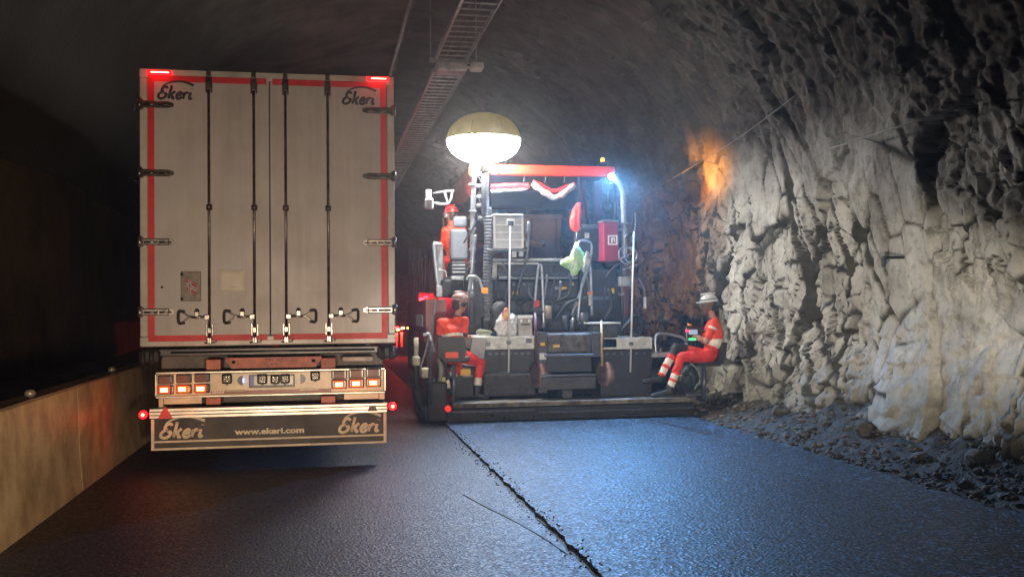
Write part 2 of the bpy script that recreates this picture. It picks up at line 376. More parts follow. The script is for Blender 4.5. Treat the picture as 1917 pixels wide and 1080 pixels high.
# ------------------------------------------------------------------ floor
def asphalt(name, c0, c1, wet, bs, sc=110, gr=45):
    m = bpy.data.materials.new(name); m.use_nodes = True; nt = m.node_tree; N = nt.nodes; L = nt.links; b = N['Principled BSDF']
    g = N.new('ShaderNodeNewGeometry')
    v = N.new('ShaderNodeTexVoronoi'); v.inputs['Scale'].default_value = sc; L.new(g.outputs['Position'], v.inputs['Vector'])
    n = N.new('ShaderNodeTexNoise'); n.inputs['Scale'].default_value = 1.1; n.inputs['Detail'].default_value = 7; mpp = N.new('ShaderNodeMapping'); mpp.inputs['Scale'].default_value = (2.6, .3, 1); L.new(g.outputs['Position'], mpp.inputs['Vector']); L.new(mpp.outputs[0], n.inputs['Vector'])
    n2 = N.new('ShaderNodeTexNoise'); n2.inputs['Scale'].default_value = gr; n2.inputs['Detail'].default_value = 5; n2.inputs['Roughness'].default_value = .7; L.new(g.outputs['Position'], n2.inputs['Vector'])
    r = N.new('ShaderNodeValToRGB'); r.color_ramp.elements[0].position = .42; r.color_ramp.elements[0].color = (*c0, 1); r.color_ramp.elements[1].position = .62; r.color_ramp.elements[1].color = (*c1, 1)
    L.new(n2.outputs['Fac'], r.inputs['Fac'])
    mx = N.new('ShaderNodeMix'); mx.data_type = 'RGBA'; mx.blend_type = 'MULTIPLY'; mx.inputs[0].default_value = .6
    r2 = N.new('ShaderNodeValToRGB'); r2.color_ramp.elements[0].position = .3; r2.color_ramp.elements[0].color = (.22, .22, .22, 1); r2.color_ramp.elements[1].position = .7
    L.new(n.outputs['Fac'], r2.inputs['Fac']); L.new(r.outputs['Color'], mx.inputs[6]); L.new(r2.outputs['Color'], mx.inputs[7]); L.new(mx.outputs[2], b.inputs['Base Color'])
    mr = N.new('ShaderNodeMapRange'); mr.inputs['To Min'].default_value = wet; mr.inputs['To Max'].default_value = min(1, wet+.35); L.new(v.outputs['Color'], mr.inputs['Value']); L.new(mr.outputs['Result'], b.inputs['Roughness'])
    b.inputs['Specular IOR Level'].default_value = .3
    # single stones in the mix: a few pale ones, most of them coated black
    sv = N.new('ShaderNodeTexVoronoi'); sv.inputs['Scale'].default_value = sc*1.15; L.new(g.outputs['Position'], sv.inputs['Vector'])
    sr = N.new('ShaderNodeValToRGB'); e = sr.color_ramp.elements; e[0].position = .45; e[0].color = (.25, .25, .25, 1); e[1].position = .9; e[1].color = (5, 5, 5, 1); L.new(sv.outputs['Color'], sr.inputs['Fac'])
    m2 = N.new('ShaderNodeMix'); m2.data_type = 'RGBA'; m2.blend_type = 'MULTIPLY'; m2.inputs[0].default_value = 1; L.new(mx.outputs[2], m2.inputs[6]); L.new(sr.outputs['Color'], m2.inputs[7]); L.new(m2.outputs[2], b.inputs['Base Color'])
    bp = N.new('ShaderNodeBump'); bp.inputs['Strength'].default_value = bs; bp.inputs['Distance'].default_value = .02; L.new(v.outputs['Distance'], bp.inputs['Height'])
    bp2 = N.new('ShaderNodeBump'); bp2.inputs['Strength'].default_value = bs; bp2.inputs['Distance'].default_value = .02; L.new(n2.outputs['Fac'], bp2.inputs['Height']); L.new(bp.outputs['Normal'], bp2.inputs['Normal']); L.new(bp2.outputs['Normal'], b.inputs['Normal'])
    return m
A_NEW = asphalt('fresh_asphalt', (.001, .002, .004), (.04, .078, .125), .34, .28, 40, 24)
A_OLD = asphalt('old_asphalt', (.002, .0015, .0015), (.025, .019, .018), .34, .22, 55, 30)
def strip(name, xl, xr, y0, y1, z, mat, n=400, th=.02):
    b = MB(); ys = np.linspace(y0, y1, n); vs = []; fs = []
    for i, y in enumerate(ys):
        vs += [Vector((xl(y), y, z)), Vector((xr(y), y, z)), Vector((xr(y), y, z-th)), Vector((xl(y), y, z-th))]
        if i: k = 4*i; fs += [[k-4, k-3, k+1, k], [k-3, k-2, k+2, k+1], [k-1, k-4, k, k+3]]
    b._new(vs, fs); return tag(b.build(name, mat), kind='structure')
def jag(s, a, f=6): return lambda y: a*(noise.noise(Vector((y*f, s, 0)))+.6*noise.noise(Vector((y*f*3.1, s, 3))))
j1, j2, j3, j4 = jag(1, .018, 9), jag(2, .026, 5), jag(5, .07, 1.6), jag(8, .03, 9)
SX = lambda y: 1.57 + .0*y
b = MB(); b.box((-5, -8.9, -.4), (8, 129, -.045)); tag(b.build('ground', M('subgrade', (.05, .045, .04), .9)), kind='structure')
strip('old_road', lambda y: -2.5, lambda y: SX(y)-.02+j1(y), -8.8, 128.5, -.004, A_OLD, 900)
strip('tar_joint', lambda y: SX(y)-.06, lambda y: SX(y)+.06, -8.8, 40, -.012, M('tar', (.006, .006, .008), .5, var=.5, bump=.8, bscale=80))
strip('new_asphalt_lane', lambda y: SX(y)+.02+j2(y), lambda y: 5.08+j3(y)+j4(y), -8.8, 19, .018, A_NEW, 900, .05)
b = MB(); rr0 = random.Random(11)
for i in range(700):
    y = 3.5+rr0.random()**1.3*14; x = 1.57+rr0.gauss(0, .045)+(.12*rr0.random() if rr0.random() < .15 else 0); r = rr0.uniform(.003, .009)
    t0 = bmesh.new(); bmesh.ops.create_icosphere(t0, subdivisions=1, radius=r)
    for v in t0.verts: v.co = Vector((v.co.x*rr0.uniform(.7, 1.3)+x, v.co.y+y, v.co.z*.7+(.02 if x > 1.58 else 0)+r*.3))
    b._merge(t0)
tag(b.build('asphalt_crumbs', bpy.data.materials['tar']), 'black asphalt crumbs scattered along the joint between the two lanes', 'crumbs', kind='stuff')
def scrape():
    def gp(px, py):
        d = CR @ Vector(((px-958.5)/FPX, (540-py)/FPX, -1.0)); t = -CAMH/d.z; return Vector((d.x*t, d.y*t, .0005))
    P = smooth_pts([gp(868, 925), gp(905, 945), (gp(960, 972)), gp(1010, 1000), gp(1062, 1036)], 10); b = MB(); L_, R_ = [], []
    for i, p in enumerate(P):
        t = i/(len(P)-1); w = .004+.012*math.sin(t*PI)*(.6+.8*abs(noise.noise(p*4))); L_.append(p+Vector((-w, 0, 0))); R_.append(p+Vector((w, 0, 0)))
    b.prism(L_+R_[::-1], (0, 0, -.004)); tag(b.build('scrape_mark', bpy.data.materials['tar']), kind='structure')
scrape()
# gravel verge
def verge():
    xs = np.linspace(4.75, 6.9, 64); ys = ysteps(.05); X, Y = np.meshgrid(xs, ys, indexing='ij'); Xf, Yf = X.ravel(), Y.ravel()
    t = np.clip((Xf-5.0)/1.05, 0, 1)
    Z = -.035+.36*t**1.5 + t**.5*(.10*(nz(Xf*1.6, Yf*1.2, 51)-.3)+.07*(nz(Xf*6, Yf*6, 52)-.5)+.05*(nz(Xf*14, Yf*14, 53)-.5))
    co = np.stack([Xf, Yf, Z], 1); ny = len(ys)
    i = np.arange(len(xs)-1)[:, None]*ny+np.arange(ny-1)[None, :]; q = np.stack([i, i+ny, i+ny+1, i+1], -1).reshape(-1, 4)
    me = bpy.data.meshes.new('gravel_verge'); me.from_pydata(co.tolist(), [], q.tolist())
    return tag(link_mesh('gravel_verge', me, GRAV), kind='structure')
GRAV = M('gravel', (.055, .042, .028), .9, var=.5, scale=9, bump=1.0, bscale=45, dirt=(.014, .015, .011))
verge()
def zverge(x, y):
    t = max(0, min(1, (x-5.0)/1.05)); return -.035+.36*t**1.5+t**.5*(.1*(float(nz(np.array([x*1.6]), np.array([y*1.2]), 51)[0])-.3))
STONE = M('stone', (.14, .115, .085), .85, var=.5, scale=7, bump=.7, bscale=30, dirt=(.035, .036, .028))
def stone(b, c, r, rr):
    t = bmesh.new(); bmesh.ops.create_icosphere(t, subdivisions=2 if r > .05 else 1, radius=1)
    k = Vector((rr.uniform(.7, 1.3), rr.uniform(.7, 1.3), rr.uniform(.45, .85))); sd = Vector((rr.random()*50, 0, 0))
    pl = [(Vector((rr.gauss(0, 1), rr.gauss(0, 1), rr.gauss(0, 1))).normalized(), rr.uniform(.5, .85)) for _ in range(7)]
    R = Matrix.Rotation(rr.uniform(0, 6.3), 3, 'Z') @ Matrix.Rotation(rr.uniform(-.4, .4), 3, 'X')
    for v in t.verts:
        p = v.co.copy()
        for nrm, dd in pl:
            q = p.dot(nrm)
            if q > dd: p -= nrm*(q-dd)
        p *= 1+.15*noise.noise(p*2+sd)
        v.co = R @ Vector((p.x*k.x, p.y*k.y, p.z*k.z))*r + Vector(c)
    b._merge(t)
rr = random.Random(3); b = MB()
for i in range(2600):
    y = 5.0+rr.random()**1.2*16; x = rr.uniform(4.98, 6.0) if rr.random() < .8 else 5.0+abs(rr.gauss(0, .12)); r = .012+.035*rr.random()**3+.012*rr.random()
    stone(b, (x, y, zverge(x, y)+r*.4), r, rr)
tag(b.build('loose_rubble', STONE), 'grey broken stones scattered over the gravel verge below the rock wall', 'rubble', kind='stuff')
bl = [(5.5, 8.6, .1), (5.7, 9.9, .13), (5.4, 10.7, .08), (5.7, 11.9, .16), (5.6, 13.0, .1), (5.55, 14.6, .13), (5.3, 7.6, .08), (5.65, 7.9, .12), (5.6, 15.7, .12)]
bl_lab = ['flat grey boulder halfway along the verge on the right', 'large pale boulder under the cracked wall face', 'small pointed boulder close to the asphalt edge', 'biggest boulder leaning against the foot of the rock wall',
 'grey boulder on the verge right of the seated worker in the white helmet', 'dark boulder beside the end of the paver platform', 'small boulder at the asphalt edge nearest the camera', 'blocky boulder at the wall foot nearest the camera', 'farthest boulder, behind the seat of the worker in the white helmet']
for (x, y, r), lab in zip(bl, bl_lab):
    b = MB(); stone(b, (x, y, zverge(x, y)+r*.3), r, rr)
    tag(b.build('boulder', STONE, loc=(x, y, zverge(x, y))), lab, 'boulder', 'boulders on the verge')

# ------------------------------------------------------------------ barrier and ledge on the left
CONC = M('barrier_concrete', (.66, .5, .27), .42, var=.28, scale=2.6, bump=.25, bscale=22, dirt=(.34, .22, .1))
LEDGE = M('dirty_ledge', (.06, .055, .05), .8, var=.5, scale=4, bump=.6, bscale=20)
yb = -.55+.02
seg_lab = {1: 'nearest visible tall concrete barrier section at the left edge of the road', 2: 'concrete barrier section beside the rear corner of the white trailer'}
for i in range(8):
    y0 = -5.6+i*5.0
    lab = seg_lab.get(i-1, 'tall plain concrete road barrier section along the left wall')
    t = thing('concrete_barrier', {2: 'nearest visible tall concrete barrier section at the left edge of the road', 3: 'second concrete barrier section, running beside the rear corner of the white trailer'}.get(i, 'tall plain concrete barrier section hidden beyond the trailer or behind the camera'), 'barrier', (-2.15, y0+2.5, 0), 'concrete barrier sections on the left')
    if i < 2 or i > 4:
        bpy.data.objects.remove(t); continue
    b = MB(); prof = [(-2.12, -.03), (-2.15, .3), (-2.17, .91), (-2.185, .925), (-2.36, .925), (-2.42, -.03)]
    ys = np.linspace(y0+.006, y0+4.994, 40); vs = []; fs = []; n = len(prof)
    for k, y in enumerate(ys):
        for (x, z) in prof: vs.append(Vector((x+(.006*noise.noise(Vector((y*2, z*3, 1)))), y, z)))
        if k: fs += [[(k-1)*n+q, (k-1)*n+(q+1) % n, k*n+(q+1) % n, k*n+q] for q in range(n)]
    fs += [list(range(n)), [(len(ys)-1)*n+q for q in range(n)][::-1]]
    b._new(vs, fs); b.build('wall_panel', CONC, t)
    b = MB(); b.box((-2.2, y0+.02, .9255), (-2.165, y0+4.98, .935), .003); b.build('edge_trim', M('trim', (.3, .25, .18), .4, .6), t)
    for yy in ({2: (8.15,), 3: (11.1,), 4: ()}[i]):
        b = MB(); b.lathe((-2.22, yy, .925), [(.0, 0), (.022, 0), (.022, .02), (.038, .022), (.04, .05), (.025, .068), (.0, .072)], 14); b.build('bolt_cap', M('cap', (.35, .3, .24), .35, .5), t)
b = MB()
b.box((-3.9, -8, .4), (-2.47, 60, .78))
tag(b.build('cable_duct_ledge', LEDGE, loc=(-3, 20, .4)), 'dark dirty cable duct ledge between the concrete barrier and the left tunnel wall', 'ledge')
b = MB(); 
for i in range(60):
    y = 4+i*.6
    b.box((-3.5, y, .7815), (-2.5, y+.56, .82), .008)
b.build('duct_cover', LEDGE, bpy.data.objects['cable_duct_ledge'])
# ------------------------------------------------------------------ the white box trailer
TY = 10.5
zt = lambda y500: zof(y500, TY, 500)
xt = lambda px: xof(px, TY, 500)
WHITE = M('trailer_white', (.40, .38, .37), .4, var=.1, scale=2.2, coat=.3, bump=.04, bscale=3)
def grime(m):
    nt = m.node_tree; N = nt.nodes; L = nt.links; b = N['Principled BSDF']; src = b.inputs['Base Color'].links[0].from_socket
    tc = N.new('ShaderNodeTexCoord'); sp = N.new('ShaderNodeSeparateXYZ'); L.new(tc.outputs['Object'], sp.inputs[0])
    mp = N.new('ShaderNodeMapping'); mp.inputs['Scale'].default_value = (16, 4, .7); L.new(tc.outputs['Object'], mp.inputs[0])
    n = N.new('ShaderNodeTexNoise'); n.inputs['Scale'].default_value = 1; n.inputs['Detail'].default_value = 7; n.inputs['Roughness'].default_value = .7; L.new(mp.outputs[0], n.inputs[0])
    n2 = N.new('ShaderNodeTexNoise'); n2.inputs['Scale'].default_value = 1.4; n2.inputs['Detail'].default_value = 8; L.new(tc.outputs['Object'], n2.inputs[0])
    mu = N.new('ShaderNodeMath'); mu.operation = 'MULTIPLY'; L.new(n.outputs['Fac'], mu.inputs[0]); L.new(n2.outputs['Fac'], mu.inputs[1])
    r = N.new('ShaderNodeMapRange'); r.inputs[1].default_value = .2; r.inputs[2].default_value = .42; r.inputs[4].default_value = .38; L.new(mu.outputs[0], r.inputs[0])
    x = N.new('ShaderNodeMix'); x.data_type = 'RGBA'; L.new(r.outputs[0], x.inputs[0]); L.new(src, x.inputs[6]); x.inputs[7].default_value = (.2, .16, .12, 1); L.new(x.outputs[2], b.inputs['Base Color'])
grime(WHITE)
FRAMEW = M('frame_white', (.46, .44, .4), .35, var=.2, scale=4)
STEEL = M('galvanised_steel', (.4, .38, .35), .3, .85, var=.4, scale=14)
DSTEEL = M('dark_bar_steel', (.16, .14, .12), .3, .85, var=.4, scale=14)
BLACK = M('black_rubber', (.012, .012, .012), .6, var=.2)
BLKP = M('black_plastic', (.02, .02, .02), .35, var=.3)
REDT = M('red_reflective_tape', (.55, .004, .008), .5, var=.12, scale=9)
INK = M('logo_ink', (.012, .012, .02), .5, var=0)
tr = thing('semi_trailer', 'white box trailer with red reflective edging, four locking bars and glowing tail lamps', 'trailer', (-.56, TY+6.8, 0))
XL, XR, ZB, ZT = xof(262, TY), xof(740, TY), zt(646), zt(137)
b = MB(); b.box((XL, TY+.12, ZB), (XR, TY+13.6, ZT), .02); b.build('cargo_box', WHITE, tr)
# rear frame
b = MB()
fw = .075
b.box((XL, TY, ZB+.10), (XL+fw, TY+.12, ZT-.09), .01); b.box((XR-fw, TY, ZB+.10), (XR, TY+.12, ZT-.09), .01)
b.box((XL-.003, TY-.003, ZT-.09), (XR+.003, TY+.12, ZT+.004), .012); b.box((XL-.003, TY-.003, ZB), (XR+.003, TY+.12, ZB+.10), .012)
b.box((XL+.01, TY-.012, ZB+.04), (XR-.01, TY-.003, ZB+.055), .002)
b.build('rear_frame', FRAMEW, tr)
xc = xt(506)
def door(x0, x1, bars, side):
    d = MB(); d.box((x0+.004, TY-.022, ZB+.105), (x1-.004, TY+.05, ZT-.095), .006)
    D = d.build('door', WHITE, tr)
    # seal
    b = MB(); e = x0 if side > 0 else x1
    b.box((e-.004, TY-.026, ZB+.11), (e+.004, TY-.0, ZT-.1), .001); b.build('door_seal', M('seal', (.2, .18, .15), .6), D)
    yy = TY-.0245; w = .062
    zs0, zs1 = zt(636.5), zt(149)
    xo = x0+.008 if side < 0 else x1-.008-w
    xi = x1-.03 if side < 0 else x0+.03
    b = MB()
    b.box((xo, yy, zs0), (xo+w, yy+.004, zs1)); 
    a0, a1 = (xo+w, xi) if side < 0 else (xi, xo)
    b.box((a0, yy, zs0), (a1, yy+.004, zs0+w)); b.box((a0, yy, zs1-w), (a1, yy+.004, zs1))
    b.build('reflective_stripe', REDT, D)
    logo(xt(295) if side < 0 else xt(641), zt(191), .37, .16, yy-.003, INK, D)
    for px in bars:
        x = xt(px)
        b = MB(); b.tube([(x, TY-.062, ZB+.03), (x, TY-.062, ZT-.03)], .0135, 12)
        for z in (zt(390),):
            b.box((x-.03, TY-.05, z-.03), (x+.03, TY-.022, z+.03), .008); b.lathe((x, TY-.062, z-.022), [(0, 0), (.023, 0), (.023, .044), (0, .044)], 12)
        b.build('locking_bar', DSTEEL, D)
        b = MB()
        z = ZT-.06
        b.box((x-.02, TY-.085, z-.02), (x+.02, TY-.0225, z+.06), .01); b.box((x-.033, TY-.05, z-.17), (x-.018, TY-.0225, z-.01), .004); b.box((x+.018, TY-.05, z-.17), (x+.033, TY-.0225, z-.01), .004); b.box((x-.026, TY-.08, z-.14), (x+.026, TY-.045, z-.05), .008)
        b.build('bar_keeper', DSTEEL, D)
        b = MB(); z = ZB+.1
        b.box((x-.037, TY-.05, z-.0), (x-.02, TY-.0225, z+.125), .004); b.box((x+.02, TY-.05, z-.0), (x+.037, TY-.0225, z+.125), .004)
        b.box((x-.022, TY-.082, z+.03), (x+.022, TY-.048, z+.09), .008); b.box((x-.025, TY-.075, z-.075), (x+.025, TY-.005, z-.01), .008); b.tube([(x-.05, TY-.05, z-.068), (x+.06, TY-.05, z-.066), (x+.065, TY-.05, z-.04)], .008, 8)
        b.build('bar_keeper', STEEL, D)
        # handle: shaft, catch, triangular grip
        s = -1 if side < 0 else 1; z = zt(592)
        b = MB(); yy2 = TY-.075
        b.box((x-.004 if s > 0 else x-.05, yy2-.012, z-.028), (x+.05 if s > 0 else x+.004, yy2+.02, z+.022), .006)
        b.tube([(x+s*.04, yy2, z), (x+s*.17, yy2, z-.004)], .011, 8)
        b.tube(smooth_pts([(x+s*.15, yy2, z), (x+s*.2, yy2, z+.008), (x+s*.26, yy2, z+.055)], 3), .009, 8)
        b.tube(smooth_pts([(x+s*.15, yy2, z), (x+s*.2, yy2, z-.012), (x+s*.26, yy2, z-.06)], 3), .009, 8)
        b.box((x+s*.10, TY-.07, z-.02), (x+s*.145, TY-.022, z+.055), .006); b.lathe((x+s*.122, TY-.058, z+.06), [(0, 0), (.024, 0), (.024, .02), (0, .02)], 12, 'Y')
        H = b.build('handle', STEEL, D)
        b = MB(); b.tube(smooth_pts([(x+s*.235, yy2, z+.05), (x+s*.285, yy2, z+.058), (x+s*.298, yy2, z+.03), (x+s*.298, yy2, z-.035), (x+s*.285, yy2, z-.064), (x+s*.235, yy2, z-.056)], 4), .0145, 8); b.build('handle_grip', BLACK, D)
    for y5 in (203, 328, 454, 582):
        z = zt(y5); s = 1 if side < 0 else -1; e = (XL-.012) if side < 0 else (XR+.012)
        b = MB(); yy2 = TY-.026
        b.box((e, TY-.06, z-.05), (e+s*.05, TY+.02, z+.05), .012)
        b.box((e+s*.04, yy2-.02, z-.034), (e+s*.30, yy2+.003, z+.034), .01)
        b.prism([(e+s*.30, yy2-.016, z-.032), (e+s*.345, yy2-.016, z-.016), (e+s*.345, yy2-.016, z+.016), (e+s*.30, yy2-.016, z+.032)], (0, .018, 0))
        b.tube([(e+s*.06, yy2-.024, z-.004), (e+s*.19, yy2-.024, z-.004)], .013, 8); b.tube([(e+s*.205, yy2-.024, z-.004), (e+s*.325, yy2-.024, z-.004)], [.013, .006], 8)
        b.lathe((e+s*.02, TY-.055, z-.052), [(0, 0), (.02, 0), (.02, .104), (0, .104)], 12)
        b.build('hinge', DSTEEL if y5 < 400 else STEEL, D)
    return D
DL = door(XL+.075, xc, (393, 477), -1)
DR = door(xc, XR-.075, (536, 615), 1)
# little plate with a flag, document holder
x0, x1, z0, z1 = xt(339), xt(377), zt(563), zt(508)
yp = TY-.032
b = MB(); b.box((x0, yp, z0), (x1, TY-.021, z1), .01); b.build('sticker_plate', M('plate_grey', (.13, .11, .085), .35, .3, var=.35, scale=18), DL)
b = MB(); w, h = (x1-x0)*.52, (z1-z0)*.4; fx, fz = x0+(x1-x0)*.26, z0+(z1-z0)*.36
R = lambda u, v: Vector((fx+u*w, yp-.003, fz+v*h-u*w*.5+.03*math.sin(u*6)*h))
def flag_part(u0, u1, v0, v1, dy, b):
    n = 8; up = [R(u0+(u1-u0)*i/n, v1) for i in range(n+1)]; dn = [R(u0+(u1-u0)*i/n, v0) for i in range(n+1)]
    b.prism([p+Vector((0, dy, 0)) for p in up+dn[::-1]], (0, .002, 0))
flag_part(0, 1, 0, 1, 0, b); b.build('flag_sticker', M('flag_red', (.25, .03, .03), .5, var=0), DL)
b = MB(); flag_part(.26, .48, 0, 1, -.0025, b); flag_part(0, 1, .37, .63, -.003, b); b.build('flag_cross', M('flag_white', (.5, .46, .42), .5, var=0), DL)
b = MB(); flag_part(.32, .42, 0, 1, -.0055, b); flag_part(0, 1, .45, .55, -.006, b); b.build('flag_cross', M('flag_blue', (.03, .04, .12), .5, var=0), DL)
b = MB()
for z in (z0+.025, z1-.03): b.lathe((x0+.012, yp-.006, z), [(0, 0), (.015, 0), (.015, .008), (0, .008)], 10, 'Y')
b.lathe((xt(304), TY-.03, zt(537)), [(0, 0), (.012, 0), (.012, .01), (0, .01)], 10, 'Y')
b.build('plate_screw', BLKP, DL)
x0, x1, z0, z1 = xt(412), xt(459), zt(545), zt(506)
b = MB(); b.box((x0, yp+.002, z0), (x1, TY-.021, z1), .01); b.box((x0+.015, yp-.003, z0+.015), (x1-.015, yp+.004, z1-.015), .008); b.box(((x0+x1)/2-.03, yp-.012, z0+.035), ((x0+x1)/2+.03, yp-.003, z0+.047), .003)
b.build('document_holder', M('cream_plastic', (.46, .42, .34), .35, var=.1), DL)
# roof marker lamps
for p0, p1, yy in ((274, 321, 135.5), (687, 728, 147.5)):
    px_box(p0, p1, yy-3.5, yy+3.5, TY-.05, TY-.002, 'marker_lamp', M('marker_red', (.5, .01, .01), .2, emit=(1, .004, .008), es=5, var=0), tr, .008)
    px_box(p0+8, p1-5, yy-1, yy+1, TY-.054, TY-.049, 'lamp_filament', M('marker_core', (.9, .2, .1), .2, emit=(1, .22, .12), es=14, var=0), bpy.data.objects['marker_lamp' if p0 < 400 else 'marker_lamp.001'], .002)
# under-run structure
ORG = M('orange_chassis', (.55, .13, .06), .45, var=.3, scale=9, bump=.15)
CREAM = M('cream_panel', (.8, .68, .46), .35, var=.18, scale=3, bump=.05, coat=.2)
ALU = M('aluminium', (.62, .58, .5), .32, .7, var=.2, scale=5)
DARKP = M('dark_under', (.03, .022, .018), .6, var=.4)
b = MB(); b.box((xt(266), TY+.0, zt(664)), (xt(733), TY+.16, zt(650)), .01); b.tube([(xt(320), TY-.01, zt(657)), (xt(700), TY-.01, zt(657))], .012, 8)
for i in range(9): b.lathe((xt(330+i*45), TY-.02, zt(657)), [(0, 0), (.01, 0), (.012, .012), (0, .02)], 8, 'Y')
b.build('rear_sill', BLKP, tr)
for s, p0, p1 in ((0, 262, 300), (1, 705, 741)):
    b = MB(); b.box((xt(p0), TY-.1, zt(674)), (xt(p1), TY+.1, zt(652)), .02)
    for k in range(2): b.tube([(xt(p0+9+k*16), TY-.125, zt(676)), (xt(p0+9+k*16), TY-.125, zt(654))], .024, 10)
    b.build('rubber_buffer', BLACK, tr)
b = MB(); b.box((xt(290), TY+.35, zt(735)), (xt(720), TY+.45, zt(664)), .01); b.box((xt(300), TY+.3, zt(757)), (xt(715), TY+.36, zt(735)), .01); b.build('chassis_plate', M('dark_brown_under', (.1, .07, .05), .5, var=.4), tr)
for i, px in enumerate((400, 615)):
    px_box(px-14, px+13, 673-3*i, 692-3*i, TY-.01, TY+.5, 'chassis_bracket', ORG, tr, .004)
    px_box(px-14, px+13, 744-3*i, 757-3*i, TY-.01, TY+.3, 'chassis_bracket', ORG, tr, .004)
b = MB(); yb2 = TY+.04; za, zb = zt(689), zt(669)
b.prism([(xt(431), yb2, za), (xt(429), yb2, za+.02), (xt(421), yb2, zb-.035), (xt(421), yb2, zb), (xt(601), yb2, zb), (xt(601), yb2, zb-.035), (xt(592), yb2, za+.02), (xt(590), yb2, za)], (0, .04, 0))
b.build('chassis_beam', ORG, tr)
b = MB()
for px, r in ((436, .018), (586, .018)): b.lathe((xt(px), yb2-.004, zt(677)), [(0, 0), (r, 0), (r, .004), (0, .004)], 14, 'Y')
for px, dz in ((498, 0), (504, -.005), (509, -.005), (519, -.005), (527, 0), (508, -.05), (517, -.05)): b.lathe((xt(px), yb2-.003, zt(673)+dz), [(0, 0), (.007, 0), (.007, .004), (0, .004)], 8, 'Y')
b.build('bolt_hole', BLKP, tr)
px_box(640, 699, 667, 677, TY+.02, TY+.2, 'tool_holder', M('grey_box', (.35, .3, .25), .4), tr, .01)
# lamp panel
zp0, zp1 = zt(737.5), zt(694); px0, px1 = xt(294), xt(718)
yl = TY-.06
b = MB(); b.box((px0, yl, zp0), (px1, yl+.3, zp1), .02)
LP = b.build('lamp_panel', CREAM, tr)
b = MB(); b.box((px0-.006, yl-.012, zp0-.012), (px1+.006, yl+.01, zp0+.008), .006); b.box((px0-.006, yl-.012, zp1-.008), (px1+.006, yl+.01, zp1+.012), .006); b.box((px0-.014, yl-.012, zp0+.008), (px0+.006, yl+.1, zp1-.008), .006); b.box((px1-.006, yl-.012, zp0+.008), (px1+.014, yl+.1, zp1-.008), .006)
b.build('panel_rim', ALU, LP)
px_box(395, 620, 729.5, 735.5, yl-.006, yl+.002, 'red_trim', M('trim_red', (.3, .03, .02), .35), LP, .001)
for p0, p1 in ((422, 458), (561, 597)): px_box(p0, p1, 730-(p0-422)*.02, 733.5-(p0-422)*.02, yl-.02, yl-.006, 'marker_strip', M('strip_lens', (.7, .6, .45), .15), LP, .004)
p = at(396, 736.5, yl-.009); text_mesh('LEDLINE', .032, 'lettering', M('cream_ink', (.8, .72, .55), .4, var=0), LP, (p.x, yl-.008, p.z), sx=1.0, bold=.0012, depth=.001, shear=.3)
HOUS = M('lamp_housing', (.035, .025, .022), .22, var=.2, coat=.5)
CLR = M('clear_lens', (.2, .1, .08), .3, var=.1)
RLENS = M('red_lens', (.2, .01, .005), .35, emit=(1, .05, .008), es=2.2, var=0)
RLENS.node_tree.nodes['Principled BSDF'].inputs['Specular IOR Level'].default_value = .1; CLR.node_tree.nodes['Principled BSDF'].inputs['Specular IOR Level'].default_value = .2
AMB = M('amber_led', (.3, .1, .02), .2, emit=(1, .4, .05), es=5, var=0)
AMBW = M('amber_led_core', (.9, .5, .2), .2, emit=(1, .65, .25), es=14, var=0)
cl = [(311, 710.2, 729.0), (344.8, 708.2, 727.5), (379, 706.5, 726.5), (635, 701.0, 718.8), (667, 699.0, 717.0), (699, 697.3, 715.4)]
for i, (px, yu, yd) in enumerate(cl):
    for yc, lit in ((yu, 0), (yd, 1)):
        b = MB(); a = at(px-14.6, yc, yl); c = at(px+14.6, yc, yl); z0, z1 = at(px, yc+8.6, yl).z, at(px, yc-8.6, yl).z
        b.box((a.x, yl-.03, z0), (c.x, yl+.01, z1), .012, seg=2)
        Hh = b.build('lamp_cluster', HOUS, tr)
        cx_, cz = (a.x+c.x)/2, (z0+z1)/2; hw, hh_ = (c.x-a.x)/2, (z1-z0)/2
        off = -.012 if i < 3 else .0
        b = MB(); b.box((cx_-hw*.72+off, yl-.036, cz-hh_*.78), (cx_+hw*.66+off, yl-.028, cz+hh_*.78), .006)
        if not lit:
            for k in (-.45, 0, .45): b.box((cx_-hw*.6+off, yl-.041, cz+k*hh_-.006), (cx_+hw*.5+off, yl-.034, cz+k*hh_+.006), .002)
        b.build('lamp_lens', RLENS if lit else CLR, Hh)
        if lit:
            b = MB(); b.box((cx_-hw*.52+off, yl-.042, cz-hh_*.5), (cx_+hw*.44+off, yl-.035, cz+hh_*.42), .004); b.build('light_unit', AMB, Hh)
            b = MB()
            for q in range(5):
                for w_ in (-.28, .2): b.lathe((cx_+off-hw*.4+q*hw*.18, yl-.045, cz+w_*hh_), [(0, 0), (.006, .001), (.008, .004)], 6, 'Y')
            b.build('light_diode', AMBW, Hh)
        for sx_ in (-1, 1):
            pass
